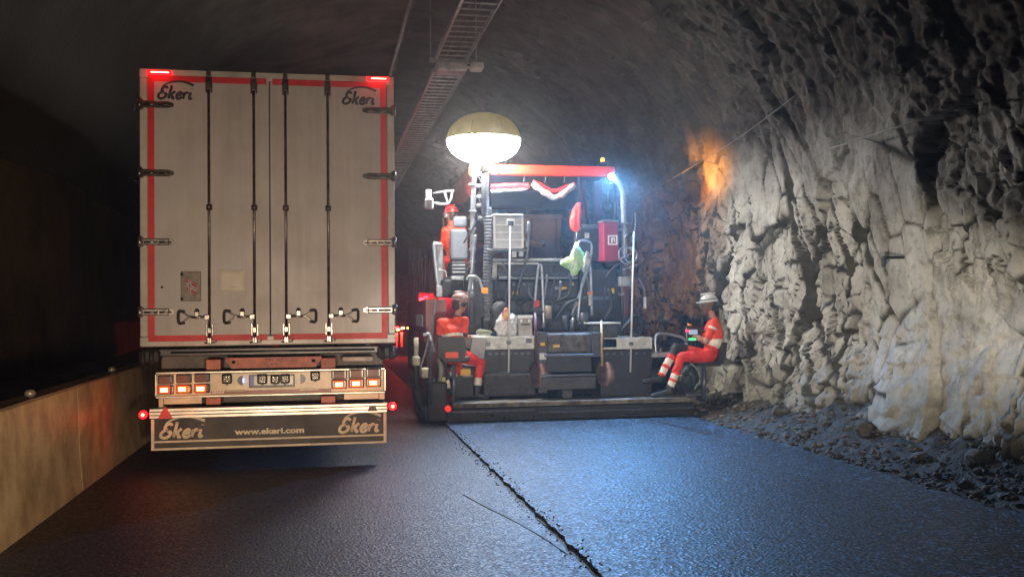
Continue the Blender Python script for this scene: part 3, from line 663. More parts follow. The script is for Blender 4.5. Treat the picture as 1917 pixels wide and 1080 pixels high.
# number plate and the work lamps set round it
NP = px_box(466, 551.5, 701, 725, yl-.012, yl+.002, 'number_plate', BLKP, tr, .006)
px_box(469, 549, 703, 720.5, yl-.016, yl-.011, 'plate_face', M('plate_white', (.55, .53, .45), .3, var=.1), NP, .002)
px_box(467.5, 475.5, 703, 723, yl-.019, yl-.0155, 'euro_band', M('plate_blue', (.02, .06, .35), .35, var=0), NP, .001)
GLASS = M('lamp_reflector', (.75, .7, .6), .15, .8, var=.3, scale=60)
for px, py, r in ((424.6, 709, 9.2), (490.8, 709.5, 9.2), (515, 710, 8.6), (533.6, 709, 8.8), (590, 703.5, 8.8)):
    b = MB(); c = at(px, py, yl-.05); rr_ = r/183
    b.box((c.x-rr_, yl-.055, c.z-rr_), (c.x+rr_, yl-.0165, c.z+rr_), .02, seg=2); b.box((c.x-.012, yl-.05, c.z-rr_-.014), (c.x+.012, yl-.02, c.z-rr_+.004), .003)
    L_ = b.build('work_lamp', BLKP, tr)
    b = MB()
    for u in (-1, 0, 1):
        for v in (-1, 0, 1): b.lathe((c.x+u*rr_*.46, yl-.062, c.z+v*rr_*.46), [(0, .004), (rr_*.12, .003), (rr_*.22, 0), (rr_*.22, .012), (0, .012)], 8, 'Y')
    b.build('reflector', GLASS, L_)
for px, py, s in ((450.5, 712, -1), (566.5, 709, 1)):
    c = at(px+(4 if s < 0 else -4), py, yl); b = MB()
    b.prism([Vector((c.x+s*math.cos(t)*.05, yl-.03, c.z+math.sin(t)*.048)) for t in np.linspace(-PI/2, PI/2, 12)], (0, .04, 0)); P_ = b.build('plate_lamp', BLKP, tr)
    b = MB(); b.box((c.x-s*.004-.003, yl-.028, c.z-.02), (c.x-s*.004+.006, yl-.004, c.z+.02), .002)
    b.build('lamp_lens', M('plate_lamp_lens', (.3, .3, .6), .2, emit=(.15, .25, 1), es=6 if s < 0 else .2, var=0), P_)
# panels under the lamp panel
px_box(297, 306, 744, 762, TY-.005, TY+.1, 'lower_panel', CREAM, tr, .003); px_box(307, 378, 744, 756, TY-.0, TY+.1, 'lower_panel', CREAM, tr, .003)
px_box(644, 709, 731, 747, TY-.0, TY+.1, 'lower_panel', CREAM, tr, .003); px_box(710, 720, 730, 747, TY-.005, TY+.1, 'lower_panel', CREAM, tr, .003)
b = MB()
z0, z1 = zt(776.5), zt(758); ya = TY-.08
for k in range(3): b.box((xt(281.5), ya, z0+(z1-z0)*k/3+.0015), (xt(722), ya+.1, z0+(z1-z0)*(k+1)/3-.0015), .004)
UR = b.build('underrun_bar', ALU, tr)
b = MB(); c = at(309.5, 783, ya-.004); k_ = .15
b.prism([(c.x-.072, ya-.004, z0+.001), (c.x+.072, ya-.004, z0+.001), (c.x+.008, ya-.004, z0+.118), (c.x-.008, ya-.004, z0+.118)], (0, -.012, 0)); b.build('warning_triangle', M('triangle_red', (.75, .02, .03), .35, var=.1), UR)
b = MB(); x_ = xt(695); b.prism([(x_-.052, ya-.003, z0+.018), (x_+.052, ya-.003, z0+.018), (x_+.026, ya-.003, z0+.075), (x_-.026, ya-.003, z0+.075)], (0, .002, 0)); b.build('sticker', M('sticker_dark', (.1, .08, .06), .5, var=0), UR)
z0, z1 = zt(835), zt(777); x0, x1 = xt(283.5), xt(721)
b = MB(); b.box((x0, TY-.04, z0), (x1, TY-.025, z1), .002)
MF = b.build('mud_flap', M('mud_flap_dark', (.055, .042, .034), .55, var=.35, scale=3, bump=.1), tr)
IV = M('ivory_print', (.8, .68, .48), .5, var=.15, scale=9)
b = MB(); y_ = TY-.0435
b.box((x0, y_, z0), (x0+.03, y_+.004, z1-.005)); b.box((x1-.03, y_, z0), (x1, y_+.004, z1-.005)); b.box((x0+.03, y_, z0), (x1-.03, y_+.004, z0+.02)); b.box((x0+.03, y_, z0+.075), (x1-.03, y_+.004, z0+.093))
b.build('border_print', IV, MF)
logo(xt(297.5), z0+.125, .46, .185, y_, IV, MF); logo(xt(630), z0+.125, .46, .185, y_, IV, MF)
text_mesh('www.ekeri.com', .078, 'lettering', IV, MF, (xt(440), y_, z0+.135), sx=1.37, bold=.0035, depth=.001)
# stalk lamps
STAR = M('stalk_lamp_core', (1, .5, .1), .2, emit=(1, .4, .08), es=25, var=0)
for px, py, e in ((268, 776, 281), (735, 760, 722)):
    c = at(px, py, TY+.02)
    b = MB(); b.tube([(xt(e), TY+.05, c.z+.02), (c.x, TY+.05, c.z)], .018, 8); b.build('lamp_stalk', BLACK, tr)
    b = MB(); b.lathe((c.x, TY-.01, c.z), [(0, 0), (.03, .003), (.04, .015), (.04, .05), (0, .05)], 14, 'Y'); Q = b.build('stalk_lamp', M('stalk_red', (.7, .01, .02), .2, emit=(1, .004, .008), es=9, var=0), tr)
    b = MB(); b.lathe((c.x, TY-.018, c.z), [(0, 0), (.012, .002), (.014, .01)], 10, 'Y'); b.build('light_diode', STAR, Q)
    point('stalk_light', (c.x, TY-.12, c.z), .5, (1, .02, .03))
for px in (345, 667): point('tail_light', (xt(px), yl-.3, zt(728)), 1.6, (1, .2, .03))
for px in (297, 707): point('marker_light', (xt(px), TY-.15, ZT-.05), 1, (1, .02, .03))
# axles
TYRE = M('tyre', (.012, .012, .012), .85, var=.4, scale=20, bump=.3)
for ax in (2.4, 3.7, 5.0):
    for x in (XL+.2, XR-.2):
        b = MB(); b.lathe((x-.19, TY+ax, .52), [(.28, 0), (.46, .01), (.52, .05), (.52, .33), (.46, .37), (.28, .38)], 32, 'X'); w_ = b.build('wheel', TYRE, tr)
        b = MB(); b.lathe((x-.17, TY+ax, .52), [(0, .08), (.12, .0), (.2, .02), (.28, .01), (.28, .34), (0, .3)], 20, 'X'); b.build('rim', STEEL, w_)
    b = MB(); b.tube([(XL+.4, TY+ax, .52), (XR-.4, TY+ax, .52)], .06, 10); b.build('axle', DARKP, tr)
for x in (XL+.75, XR-.75):
    b = MB(); b.box((x-.06, TY+.46, .75), (x+.06, TY+13, 1.15), .01); b.build('chassis_rail', ORG, tr)
# ------------------------------------------------------------------ cable ladder and pipes overhead
GALV = M('galvanised', (.42, .4, .38), .4, .6, var=.3, scale=8)
def ladder(y0, y1, zc, xa, xb, label):
    t = thing('cable_ladder', label, 'cable ladder', ((xa+xb)/2, (y0+y1)/2, zc), 'cable ladders under the tunnel roof')
    for x in (xa, xb):
        b = MB(); b.box((x-.012, y0, zc), (x+.012, y1, zc+.08), .003); b.box((x-.012, y0, zc-.002), (x+.03 if x < (xa+xb)/2 else x+.012, y1, zc+.012), .002); b.build('side_rail', GALV, t)
    b = MB(); y = y0+.1
    while y < y1: b.box((xa, y, zc+.012), (xb, y+.035, zc+.03), .002); y += .28
    b.build('rungs_panel', GALV, t)
    b = MB()
    for k, x in enumerate((xa+.16, xa+.33)): b.tube([(x+.02*math.sin(i*.7+k), y0+(y1-y0)*i/30, zc+.06) for i in range(31)], .014, 6)
    b.build('cable', M('cable_black', (.08, .075, .07), .5), t)
    return t
xa, xb = 1.78, 2.3
ladder(4, 16.2, 5.62, xa, xb, 'nearest section of the galvanised cable ladder under the roof, above the junction box')
ladder(16.5, 27, 5.5, xa+.0, xb+.0, 'middle section of the cable ladder, right of the white trailer roof')
ladder(27.2, 60, 5.5, xa+.0, xb+.0, 'farthest section of the cable ladder fading into the haze')
jt = thing('junction_box', 'pale junction box hung where two cable ladder sections meet', 'junction box', (2.05, 16.4, 5.5))
b = MB(); b.box((1.8, 16.1, 5.45), (2.3, 16.5, 5.6), .02); b.build('housing', GALV, jt)
b = MB(); b.box((2.36, 16.0, 5.48), (2.56, 16.3, 5.58), .015); b.tube([(2.3, 16.2, 5.53), (2.4, 16.2, 5.53)], .02, 8); b.build('lamp_socket', M('pale_socket', (.5, .48, .45), .4), jt)
b = MB(); b.box((1.7, 16.28, 5.62), (2.5, 16.34, 5.7), .004); b.tube([(1.72, 16.3, 5.66), (1.72, 16.3, 7.1)], .012, 6); b.tube([(2.48, 16.3, 5.66), (2.48, 16.3, 7.1)], .012, 6); b.build('cross_bracket', GALV, jt)
b = MB(); b.tube([(1.25, 4, 6.1), (1.25, 60, 6.1)], .03, 8)
tag(b.build('roof_pipe', M('pipe_grey', (.3, .29, .28), .5), loc=(1.25, 30, 6.1)), 'thin grey pipe running along the roof left of the cable ladder', 'pipe')
wb = MB(); wb.tube([(5.86, 8.4, 3.42), (5.85, 9.6, 3.42), (5.86, 10.9, 3.42)], .010, 8)
tag(wb.build('wall_pipe', M('pale_pipe', (.4, .39, .36), .4), loc=(6.12, 9.7, 3.5)), 'pale straight pipe fixed high on the lit rock wall', 'pipe')
wb = MB(); wb.tube(smooth_pts([(5.55, 11, 4.1), (5.65, 13, 3.9), (5.75, 15.5, 3.75), (5.8, 18, 3.6)], 5), .006, 6)
tag(wb.build('wall_cable', M('grey_cable', (.2, .19, .17), .5), loc=(5.8, 12, 4)), 'thin grey cable strung along the dark rock arch past the orange glow', 'cable')
mk = thing('survey_prism', 'small round glass survey prism on a dark bracket on the pale rock wall', 'survey prism', tuple(at(1660, 490, 9.75)))
c = at(1660, 490, 9.7)
b = MB(); b.box((c.x-.02, c.y-.02, c.z+.03), (c.x+.2, c.y+.03, c.z+.06), .004); b.box((c.x-.04, c.y-.02, c.z-.06), (c.x-.02, c.y+.04, c.z+.06), .004); b.build('bracket', BLKP, mk)
b = MB(); b.lathe((c.x, c.y-.02, c.z), [(0, 0), (.03, .004), (.036, .02), (.036, .06), (0, .06)], 14, 'Y'); b.build('prism_glass', M('prism_glass', (.6, .7, .9), .05, .9, var=0), mk)

# ------------------------------------------------------------------ asphalt paver
DARK = M('greasy_dark_paint', (.014, .016, .02), .55, .0, var=.5, scale=6, bump=.3, bscale=25)
DGREY = M('dark_grey_paint', (.045, .048, .054), .5, .0, var=.4, scale=7, bump=.15)
LGREY = M('worn_light_grey', (.32, .34, .36), .45, .1, var=.35, scale=9, bump=.1)
TUBE = M('tube_steel', (.36, .4, .45), .32, .6, var=.25, scale=12)
DTUBE = M('dark_tube', (.14, .155, .18), .35, .5, var=.3, scale=12)
PRED = M('paver_red', (.62, .03, .03), .35, var=.2, scale=4, coat=.3)
DRED = M('dark_red_paint', (.11, .008, .01), .4, var=.35, scale=4, coat=.2)
TREAD = M('worn_tread', (.13, .115, .1), .6, .2, var=.5, scale=9, bump=.5, bscale=60)
WOOD = M('asphalt_stained_board', (.2, .165, .12), .7, var=.6, scale=6, bump=.5, bscale=40, dirt=(.03, .028, .026))
CRUST = M('asphalt_crust', (.035, .034, .038), .5, var=.5, scale=12, bump=1.0, bscale=30)
YEL = M('yellow_sticker', (.75, .42, .03), .5, var=.2, scale=30)
BWHITE = M('dusty_white', (.6, .62, .6), .5, var=.3, scale=8, bump=.1)
PY = 13.6
pv = thing('asphalt_paver', 'asphalt paver with red canopy, dark screed and wooden rear footboard, laying new asphalt', 'paver', (3.4, PY+3, 0))
def T(pts, Y, r, name, mat=TUBE, par=None, curve=True): return px_tube(pts, Y, r, name, mat, par or pv, curve)
def B(a, b_, c, d, Y0, Y1, name, mat, par=None, bev=.008): return px_box(a, b_, c, d, Y0, Y1, name, mat, par or pv, bev)
# screed and footboard
B(836, 1300, 759, 788, 13.62, 14.25, 'screed_base', DARK, bev=.02)
B(848, 1304, 750, 758, 13.45, 14.0, 'footboard', WOOD, bev=.006)
b = MB()
for i in range(9):
    x = xof(850+i*50, 13.45); b.box((x, 13.452, .27), (x+.37, 13.72, .2745), .002); 
b.build('footboard_plank', WOOD, pv)
B(905, 1003, 700, 742, 13.95, 14.3, 'screed_cover', CRUST, bev=.03)
B(905, 1002, 654, 700, 14.15, 14.7, 'screed_box', DARK, bev=.012)
B(884, 1008, 630, 654, 14.1, 15.2, 'screed_deck', BWHITE, bev=.008)
B(1124, 1221, 654, 742, 14.05, 14.8, 'screed_box', DARK, bev=.015)
B(1130, 1221, 632, 653.5, 14.0, 15.0, 'screed_deck', BWHITE, bev=.008)
B(938, 964, 720, 730, 13.93, 13.96, 'cover_slot', BLKP)
T([(905, 697), (1000, 697)], 14.08, .012, 'grab_rail', DTUBE, curve=False)
# steps
B(1024, 1108, 624, 661, 13.95, 14.8, 'upper_step', TREAD, bev=.04)
B(1008, 1025, 622, 736, 13.9, 14.8, 'step_cheek', DGREY, bev=.01); B(1108, 1126, 622, 668, 13.9, 14.8, 'step_cheek', DGREY, bev=.01)
B(1022, 1112, 663, 668, 13.75, 14.2, 'step_tread', DTUBE, bev=.008); B(1024, 1108, 668, 696, 13.86, 14.6, 'middle_step', DARK, bev=.01)
B(1016, 1116, 700, 704, 13.7, 14.2, 'step_tread', DTUBE, bev=.004); B(1014, 1116, 705, 729, 13.72, 14.2, 'lower_step', DGREY, bev=.012)
B(1056, 1076, 712, 717, 13.715, 13.722, 'step_slot', BLKP, bev=.0005); B(1053, 1072, 730, 745, 13.8, 14.1, 'step_foot', DGREY)
B(1011, 1023, 661, 673, 13.86, 13.9, 'marker_plate', BWHITE, bev=.002)
# tractor body
b = MB(); x0, x1 = 2.15, xof(1165, 15.3); z1 = at(1000, 522, 15.3).z
b.box((x0, 15.35, .45), (x1, 19.3, z1), .03); b.build('tractor_body', DARK, pv)
for x in (x0+.2, x1-.2):
    b = MB(); n = 10
    b.prism([Vector((x-.17, 17.4+1.75*math.cos(t)*(1 if abs(math.cos(t)) > .3 else 1), .38+.36*math.sin(t))) for t in np.linspace(0, 2*PI, 24)[:-1]], (.34, 0, 0)); b.build('crawler_track', DARKP, pv)
B(918, 1088, 484, 489, 15.0, 15.2, 'deck_rail', LGREY); B(918, 1082, 519, 522, 15.1, 15.25, 'deck_rail', LGREY)
B(918, 1085, 490, 518, 15.2, 15.4, 'rear_panel', M('blue_black', (.03, .035, .05), .3), bev=.01)
b = MB(); 
for q in ((922, 930, 492, 521), (922, 1008, 491, 495), (922, 960, 517, 521)): fbox(b, *q, 15.12, 15.2, .003)
b.build('panel_frame', BWHITE, pv)
B(930, 1080, 525, 560, 15.15, 15.4, 'engine_cover', DARK, bev=.02); B(935, 1088, 563, 590, 15.05, 15.4, 'engine_cover', DGREY, bev=.02)
for i in range(6): B(940+i*22, 955+i*22, 568, 585, 15.03, 15.06, 'vent_slot', BLKP, bev=.004)
B(905, 1165, 592, 632, 15.1, 15.4, 'lower_cover', DARK, bev=.02)
B(1048, 1061, 537, 544.5, 15.12, 15.16, 'sticker', YEL, bev=.001); B(1036, 1046, 536, 544, 15.12, 15.155, 'sticker', LGREY, bev=.001); B(1075, 1087, 566, 573, 14.95, 15.0, 'sticker', YEL, bev=.001)
for i in range(5): B(960+i*9, 966+i*9, 530, 535, 15.13, 15.16, 'bolt_head', DTUBE, bev=.004)
B(1086, 1155, 505, 600, 15.2, 15.6, 'hydraulic_cabinet', DARK, bev=.02)
B(1086, 1128, 427, 490, 15.3, 15.9, 'control_cabinet', DARK, bev=.02); B(1090, 1126, 420, 427, 15.25, 15.9, 'cabinet_lid', DTUBE, bev=.01)
T([(1086, 430), (1080, 420), (1078, 470)], 15.2, .035, 'side_bracket', DTUBE, curve=False)
B(1130, 1158, 415, 489, 14.9, 15.2, 'fire_extinguisher_cabinet', M('cabinet_red', (.28, .012, .035), .35, var=.12), bev=.015)
FC = bpy.data.objects['fire_extinguisher_cabinet']
b = MB()
for q in ((1138, 1156, 440.5, 443), (1138, 1156, 456, 458.5), (1138, 1140.5, 443, 456), (1153.5, 1156, 443, 456), (1144, 1151, 445, 447.5), (1144, 1147, 447.5, 454.5), (1149.5, 1151.5, 447.5, 453.5)): fbox(b, *q, 14.893, 14.899, .0005)
b.build('fire_symbol', M('symbol_white', (.75, .75, .75), .5, var=0), FC)
B(1128, 1159, 412, 415, 14.88, 15.2, 'cabinet_cap', LGREY, FC)
# posts, mast and bellows hose
T([(908, 322, 15.1), (893, 328), (887, 345), (885, 420), (884, 560)], 15.0, .038, 'canopy_post', TUBE)
T([(876, 560, 14.9), (882, 520), (886, 470), (890, 440)], 14.95, .03, 'canopy_stay', TUBE)
T([(1150, 336, 15.0), (1160, 345), (1166, 362), (1167, 380), (1168, 430), (1169, 480)], 15.0, .048, 'canopy_post', TUBE)
T([(1169, 480), (1168, 520), (1172, 580), (1173, 605)], 15.0, .06, 'canopy_post', DTUBE, curve=False)
for yq in (430, 418): B(1160, 1176, yq-1.5, yq+1.5, 14.92, 15.06, 'post_clamp', LGREY, bev=.003)
for yq in (345, 395, 428, 467, 490): B(878, 892, yq-1.5, yq+1.5, 14.93, 15.05, 'post_clamp', LGREY, bev=.003)
b = MB()
a = [at(914, 404+i*1.0, 14.75) for i in range(0, 198, 3)]
b.tube([Vector((p.x+.012*math.sin(i*.12), p.y, p.z)) for i, p in enumerate(a)], [.066+.012*(i % 2) for i in range(len(a))], 16, smooth=False); b.build('bellows_hose', M('bellows_grey', (.12, .13, .15), .45, var=.2), pv)
B(906, 922, 388, 404, 14.7, 14.85, 'hose_collar', DGREY, bev=.02)
T([(880, 500), (870, 520), (868, 545)], 14.8, .02, 'hose', BLACK); T([(868, 455), (900, 400), (903, 370), (893, 350)], 14.9, .014, 'hose', BLACK)
T([(893, 330), (901, 345), (897, 375), (906, 395)], 14.85, .016, 'cable_loom', BLACK)
for x_, y_ in ((896, 348), (897, 368), (897, 384), (900, 408)): 
    B(x_-4, x_+5, y_-3, y_+3, 14.8, 14.9, 'cable_clip', LGREY, bev=.008)
# left cylinder and turn lamp
T([(882, 545), (884, 610)], 14.6, .055, 'lift_cylinder', DGREY, curve=False)
T([(876, 518), (894, 520), (904, 545)], 14.5, .022, 'bracket_arm', LGREY)
B(902, 914, 539, 549, 14.45, 14.52, 'turn_lamp', M('amber_lens', (.8, .3, .05), .2, emit=(1, .3, .05), es=.5, var=0), bev=.012)
# canopy
CANR = M('canopy_red', (.8, .035, .012), .5, var=.12, scale=3)
b = MB(); q0 = at(886, 320, 15.2); q1 = at(1152, 325, 15.2); zt0, zt1 = at(1000, 329, 15.2).z, at(1000, 309, 15.2).z
b.box((q0.x, 15.2, zt0), (q1.x, 15.3, zt1), .03, seg=3); b.build('canopy_beam', CANR, pv)
b = MB(); b.box((q0.x+.02, 15.3, zt0+.06), (q1.x-.02, 18.4, zt1-.01), .02); b.build('canopy_roof', DRED, pv)
b = MB(); b.box((q0.x-.04, 15.19, zt0-.03), (q0.x+.1, 15.36, zt1+.004), .03); b.build('corner_cap', BWHITE, pv)
b = MB(); b.box((q0.x-.055, 15.2, zt0+.0), (q0.x-.035, 15.3, zt1-.03), .006); b.build('corner_lamp', M('corner_amber', (1, .4, .05), .2, emit=(1, .35, .04), es=1.5, var=0), pv)
b = MB(); b.prism([at(884, 312, 15.5), at(868, 326, 16.2), at(852, 352, 17.2), at(846, 378, 17.4), at(858, 383, 17.2), at(872, 378, 16.3), at(884, 350, 15.6)], (.02, .02, 0)); b.build('side_tarpaulin', M('tarp_grey_red', (.2, .05, .06), .45, var=.5, scale=4), pv)
b = MB(); b.prism([at(884, 338, 15.45), at(872, 345, 16), at(874, 360, 16), at(882, 372, 15.6)], (.01, -.02, 0)); b.build('tarpaulin_patch', PRED, pv)
# rolled rain curtain
CLEARP = M('clear_plastic', (.55, .5, .52), .12, var=.4, scale=10, coat=.8, bump=.8, bscale=22)
b = MB(); P = smooth_pts([at(918, 350, 15.35), at(950, 348, 15.35), at(990, 349, 15.35)], 8); b.tube([p+noise.noise_vector(p*7)*.02 for p in P], [.055+.015*noise.noise(p*12) for p in P], 14); b.build('rolled_curtain', M('curtain_red', (.7, .06, .07), .25, var=.4, scale=9, coat=.6, bump=.5, bscale=30), pv)
b = MB(); P = smooth_pts([at(918, 358, 15.33), at(950, 357, 15.33), at(988, 353, 15.33)], 8); b.tube([p+noise.noise_vector(p*9)*.02 for p in P], [.03+.012*noise.noise(p*14) for p in P], 10); b.build('rolled_curtain', CLEARP, pv)
b = MB(); P = smooth_pts([at(998, 342, 15.3), at(1010, 356, 15.3), at(1038, 369, 15.3), at(1060, 360, 15.3), at(1076, 345, 15.3)], 8); b.tube([p+noise.noise_vector(p*9)*.03 for p in P], [.05+.02*noise.noise(p*14) for p in P], 12); b.build('sagging_curtain', CLEARP, pv)
b = MB(); P = smooth_pts([at(998, 340, 15.35), at(1014, 348, 15.35), at(1038, 357, 15.35), at(1060, 350, 15.35), at(1078, 343, 15.35)], 8); b.tube([p+noise.noise_vector(p*9)*.02 for p in P], .035, 12); b.build('sagging_curtain', PRED, pv)
for px in (982, 1022, 1058): T([(px, 329), (px-2, 342)], 15.28, .007, 'curtain_strap', LGREY, curve=False)
T([(1083, 329), (1083, 380)], 15.35, .014, 'hanger_rod', DTUBE, curve=False)
T([(1092, 330), (1100, 420)], 16.2, .03, 'canopy_strut', DRED, curve=False); T([(1150, 345), (1153, 415)], 16.0, .03, 'canopy_strut', DTUBE, curve=False); T([(935, 330, 18), (935, 420, 18)], 18, .04, 'canopy_strut', DTUBE, curve=False)
b = MB(); c = at(1137, 386, 15.6); b.lathe((c.x, c.y, c.z), [(0, 0), (.07, .01), (.085, .04), (.085, .12), (0, .14)], 18, 'Y'); b.build('horn', BLKP, pv); T([(1137, 376), (1140, 345)], 15.65, .012, 'horn_bracket', DTUBE, curve=False)
B(1112, 1128, 340, 425, 16.6, 16.7, 'cab_side_panel', DRED); B(1085, 1092, 335, 425, 16.3, 16.4, 'cab_side_panel', DRED)
# windscreen frame and dark cover in front of the operators
b = MB(); a = at(918, 392, 17.9); c = at(1085, 358, 17.9); b.box((a.x, 17.9, a.z), (c.x, 17.96, c.z), .02); b.build('windscreen', M('dark_glass', (.012, .018, .03), .12, .0, var=0, coat=.5), pv)
# mirror on the left
b = MB(); fbox(b, 796, 809, 354, 372, 15.6, 15.7, .03); fbox(b, 795, 812, 370, 391, 15.6, 15.7, .03); MI = b.build('mirror_housing', M('mirror_shell', (.42, .42, .45), .25, .3, var=.3, coat=.5), pv)
B(798, 809, 374, 388, 15.58, 15.602, 'mirror_glass', M('mirror_glass', (.35, .3, .32), .08, .9, var=.2), MI, .006)
T([(811, 362), (835, 358), (850, 357)], 15.65, .018, 'mirror_arm', LGREY, curve=False); T([(811, 380), (836, 382), (844, 372), (846, 358)], 15.65, .022, 'mirror_arm', LGREY); T([(832, 359), (838, 382)], 15.65, .02, 'mirror_arm', LGREY, curve=False)
# driver's seat (seen from behind) and platform guard on the left
SEAT = M('seat_fabric', (.115, .13, .155), .6, var=.15, scale=20, bump=.1, bscale=90)
ds = MB(); fbox(ds, 843, 876, 428, 488, 15.75, 15.9, .05); DS = ds.build('driver_seat', SEAT, pv)
B(848, 875, 404, 426, 15.75, 15.87, 'headrest', SEAT, DS, .05)
B(845, 873, 489, 516, 15.7, 16.3, 'seat_base', DARK, DS, .02)
b = MB()
for k in range(3): fbox(b, 847, 871, 495+k*6.5, 497.5+k*6.5, 15.68, 15.7, .002)
b.build('suspension_rib', LGREY, DS)
B(845, 880, 517, 524, 15.5, 16.6, 'platform_deck', LGREY); B(826, 878, 522, 556, 15.55, 16.6, 'platform_box', DARK, bev=.04)
b = MB(); b.prism([at(811, 455, 15.6), at(816, 452, 15.6), at(828, 458, 15.9), at(833, 500, 16.0), at(828, 545, 15.6), at(818, 548, 15.6), at(815, 505, 15.6)], (.0, .06, 0)); b.build('side_guard', M('guard_grey', (.2, .2, .2), .4, var=.4, scale=5), pv)
T([(812, 456), (814, 480), (817, 510), (822, 548)], 15.58, .028, 'guard_tube', TUBE); T([(811, 455), (826, 458)], 15.58, .03, 'guard_tube', LGREY, curve=False)
B(817, 828, 534, 556, 15.45, 15.5, 'guard_plate', LGREY); T([(820, 505), (833, 508), (836, 520)], 15.5, .012, 'guard_handle', LGREY)
# dark red side box of the hopper
b = MB(); b.prism([at(797, 705, 15.5), at(797, 560, 15.5), at(836, 560, 15.5), at(836, 705, 15.5)], (0, 3.4, -.05)); HS = b.build('hopper_side', DRED, pv)
X_ = at(797, 600, 15.5).x
b = MB(); b.box((X_-.02, 15.6, at(800, 640, 15.5).z), (X_-.004, 17.4, at(800, 625, 15.5).z), .003); b.build('side_strip', PRED, HS)
b = MB(); b.box((X_-.02, 15.9, at(800, 612, 15.5).z), (X_-.004, 17.0, at(800, 590, 15.5).z), .003); b.build('side_plate', LGREY, HS)
T([(815, 562), (812, 600), (808, 640)], 15.35, .015, 'grab_handle', DTUBE)
# left operator station
EDGE = M('station_cream', (.5, .47, .36), .45, var=.3, scale=12)
T([(779, 632), (779, 668)], 14.2, .035, 'spindle', EDGE, curve=False); B(772, 787, 667, 685, 14.12, 14.3, 'spindle_housing', EDGE, bev=.03)
T([(779, 685), (779, 712), (783, 730)], 14.2, .045, 'spindle', DARK)
B(789, 807, 690, 708, 14.0, 14.3, 'adjuster_block', EDGE, bev=.025)
T([(792, 628), (803, 626), (808, 640), (812, 660)], 14.0, .026, 'hand_rail', TUBE); T([(803, 632), (796, 660), (786, 690)], 14.05, .02, 'hand_rail', DTUBE)
T([(808, 640), (806, 700), (805, 758)], 13.75, .03, 'frame_post', DGREY, curve=False); T([(822, 680), (818, 760)], 13.9, .05, 'frame_post', DARK, curve=False)
T([(822, 672, 13.9), (826, 690), (824, 720), (822, 742)], 13.85, .035, 'hose', M('green_grey_hose', (.2, .22, .17), .5)); T([(828, 672), (840, 700), (846, 726)], 13.9, .015, 'hose', BLACK)
B(800, 838, 715, 790, 13.75, 14.3, 'end_plate', DARK, bev=.03); B(845, 905, 690, 745, 14.2, 14.6, 'screed_box', DARK, bev=.02)
b = MB(); b.box((xof(800, 13.75)-.05, 13.8, .0), (xof(800, 13.75), 15.4, .22), .02); b.build('side_skid', DARK, pv)
T([(775, 700, 14.4), (782, 745, 14.3), (800, 775, 14.2)], 14.3, .06, 'skid_arm', DARK)
B(862, 881, 691, 703, 14.12, 14.19, 'sticker', YEL, bev=.002); T([(866, 705), (885, 704)], 14.1, .012, 'grab_rail', LGREY, curve=False); T([(850, 682), (900, 684)], 14.12, .015, 'grab_rail', LGREY, curve=False)
B(828, 834, 706, 718, 13.82, 13.86, 'sticker', M('lime_sticker', (.6, .6, .05), .5), bev=.002)
b = MB(); c = at(839, 765, 13.6); b.lathe((c.x, 13.58, c.z), [(0, 0), (.03, .006), (.042, .02), (.042, .05), (0, .05)], 14, 'Y'); b.build('rear_lamp', M('rear_lamp_red', (.7, .01, .01), .25, emit=(1, .03, .03), es=1.6, var=0), pv)
# worker seats
SB = M('black_seat', (.02, .018, .018), .55, var=.2, bump=.1)
def wseat_left():
    b = MB(); b.prism([at(819, 631, 13.6), at(869, 631, 13.6), at(874, 655, 13.6), at(868, 676, 13.6), at(836, 678, 13.6), at(820, 668, 13.6)], (0, .06, 0)); s = b.build('operator_seat', SB, pv)
    b = MB(); a = at(826, 672, 13.7); c = at(880, 672, 13.7); b.box((a.x, 13.66, a.z-.05), (c.x, 14.1, a.z+.03), .035, seg=3); b.build('seat_cushion', SB, s)
    b = MB(); fbox(b, 834, 858, 659, 670, 13.58, 13.598, .003); b.build('seat_patch', M('orange_cloth', (.85, .1, .03), .6, var=.1), s)
    px_tube([(850, 682), (849, 755)], 13.68, .03, 'seat_post', DTUBE, s, False)
def wseat_right():
    b = MB(); p = [at(1352, 640, 13.75), at(1348, 672, 13.75), at(1338, 684, 13.75), at(1296, 684, 13.75), at(1296, 678, 13.75), at(1332, 676, 13.75), at(1341, 664, 13.75), at(1345, 640, 13.75)]
    b.prism([q-Vector((0, .2, 0)) for q in p], (0, .42, 0)); s = b.build('operator_seat', SB, pv)
    px_tube([(1318, 684), (1318, 750)], 13.75, .03, 'seat_post', DTUBE, s, False)
wseat_left(); wseat_right()
T([(1284, 738, 13.6), (1318, 750, 13.75)], 13.6, .025, 'seat_arm', DTUBE, curve=False)
# right operator console
T([(1228, 662), (1227, 634), (1236, 625), (1272, 630), (1284, 640), (1283, 662)], 14.0, .022, 'hand_rail', TUBE)
B(1221, 1284, 660, 668, 13.95, 14.3, 'console_shelf', LGREY); T([(1236, 650), (1236, 662)], 14.0, .035, 'rail_pad', DTUBE, curve=False)
cb = B(1284, 1316, 610, 642, 13.95, 14.1, 'control_console', BLKP, bev=.02); 
B(1290, 1306, 617, 626, 13.935, 13.95, 'display', M('screen', (.2, .3, .4), .2, emit=(.5, .7, .9), es=.45, var=0), cb, .002)
B(1290, 1304, 633, 637, 13.935, 13.95, 'indicator_light', M('green_led', (.1, .8, .3), .2, emit=(.05, 1, .3), es=1.6, var=0), cb, .002)
B(1284, 1290, 617, 621, 13.93, 13.95, 'indicator_light', M('red_led', (.8, .02, .05), .2, emit=(1, .02, .1), es=3, var=0), cb, .004)
B(1289, 1295, 605.5, 610, 13.96, 14.02, 'knob', M('orange_knob', (.9, .3, .05), .3, var=0), cb, .008)
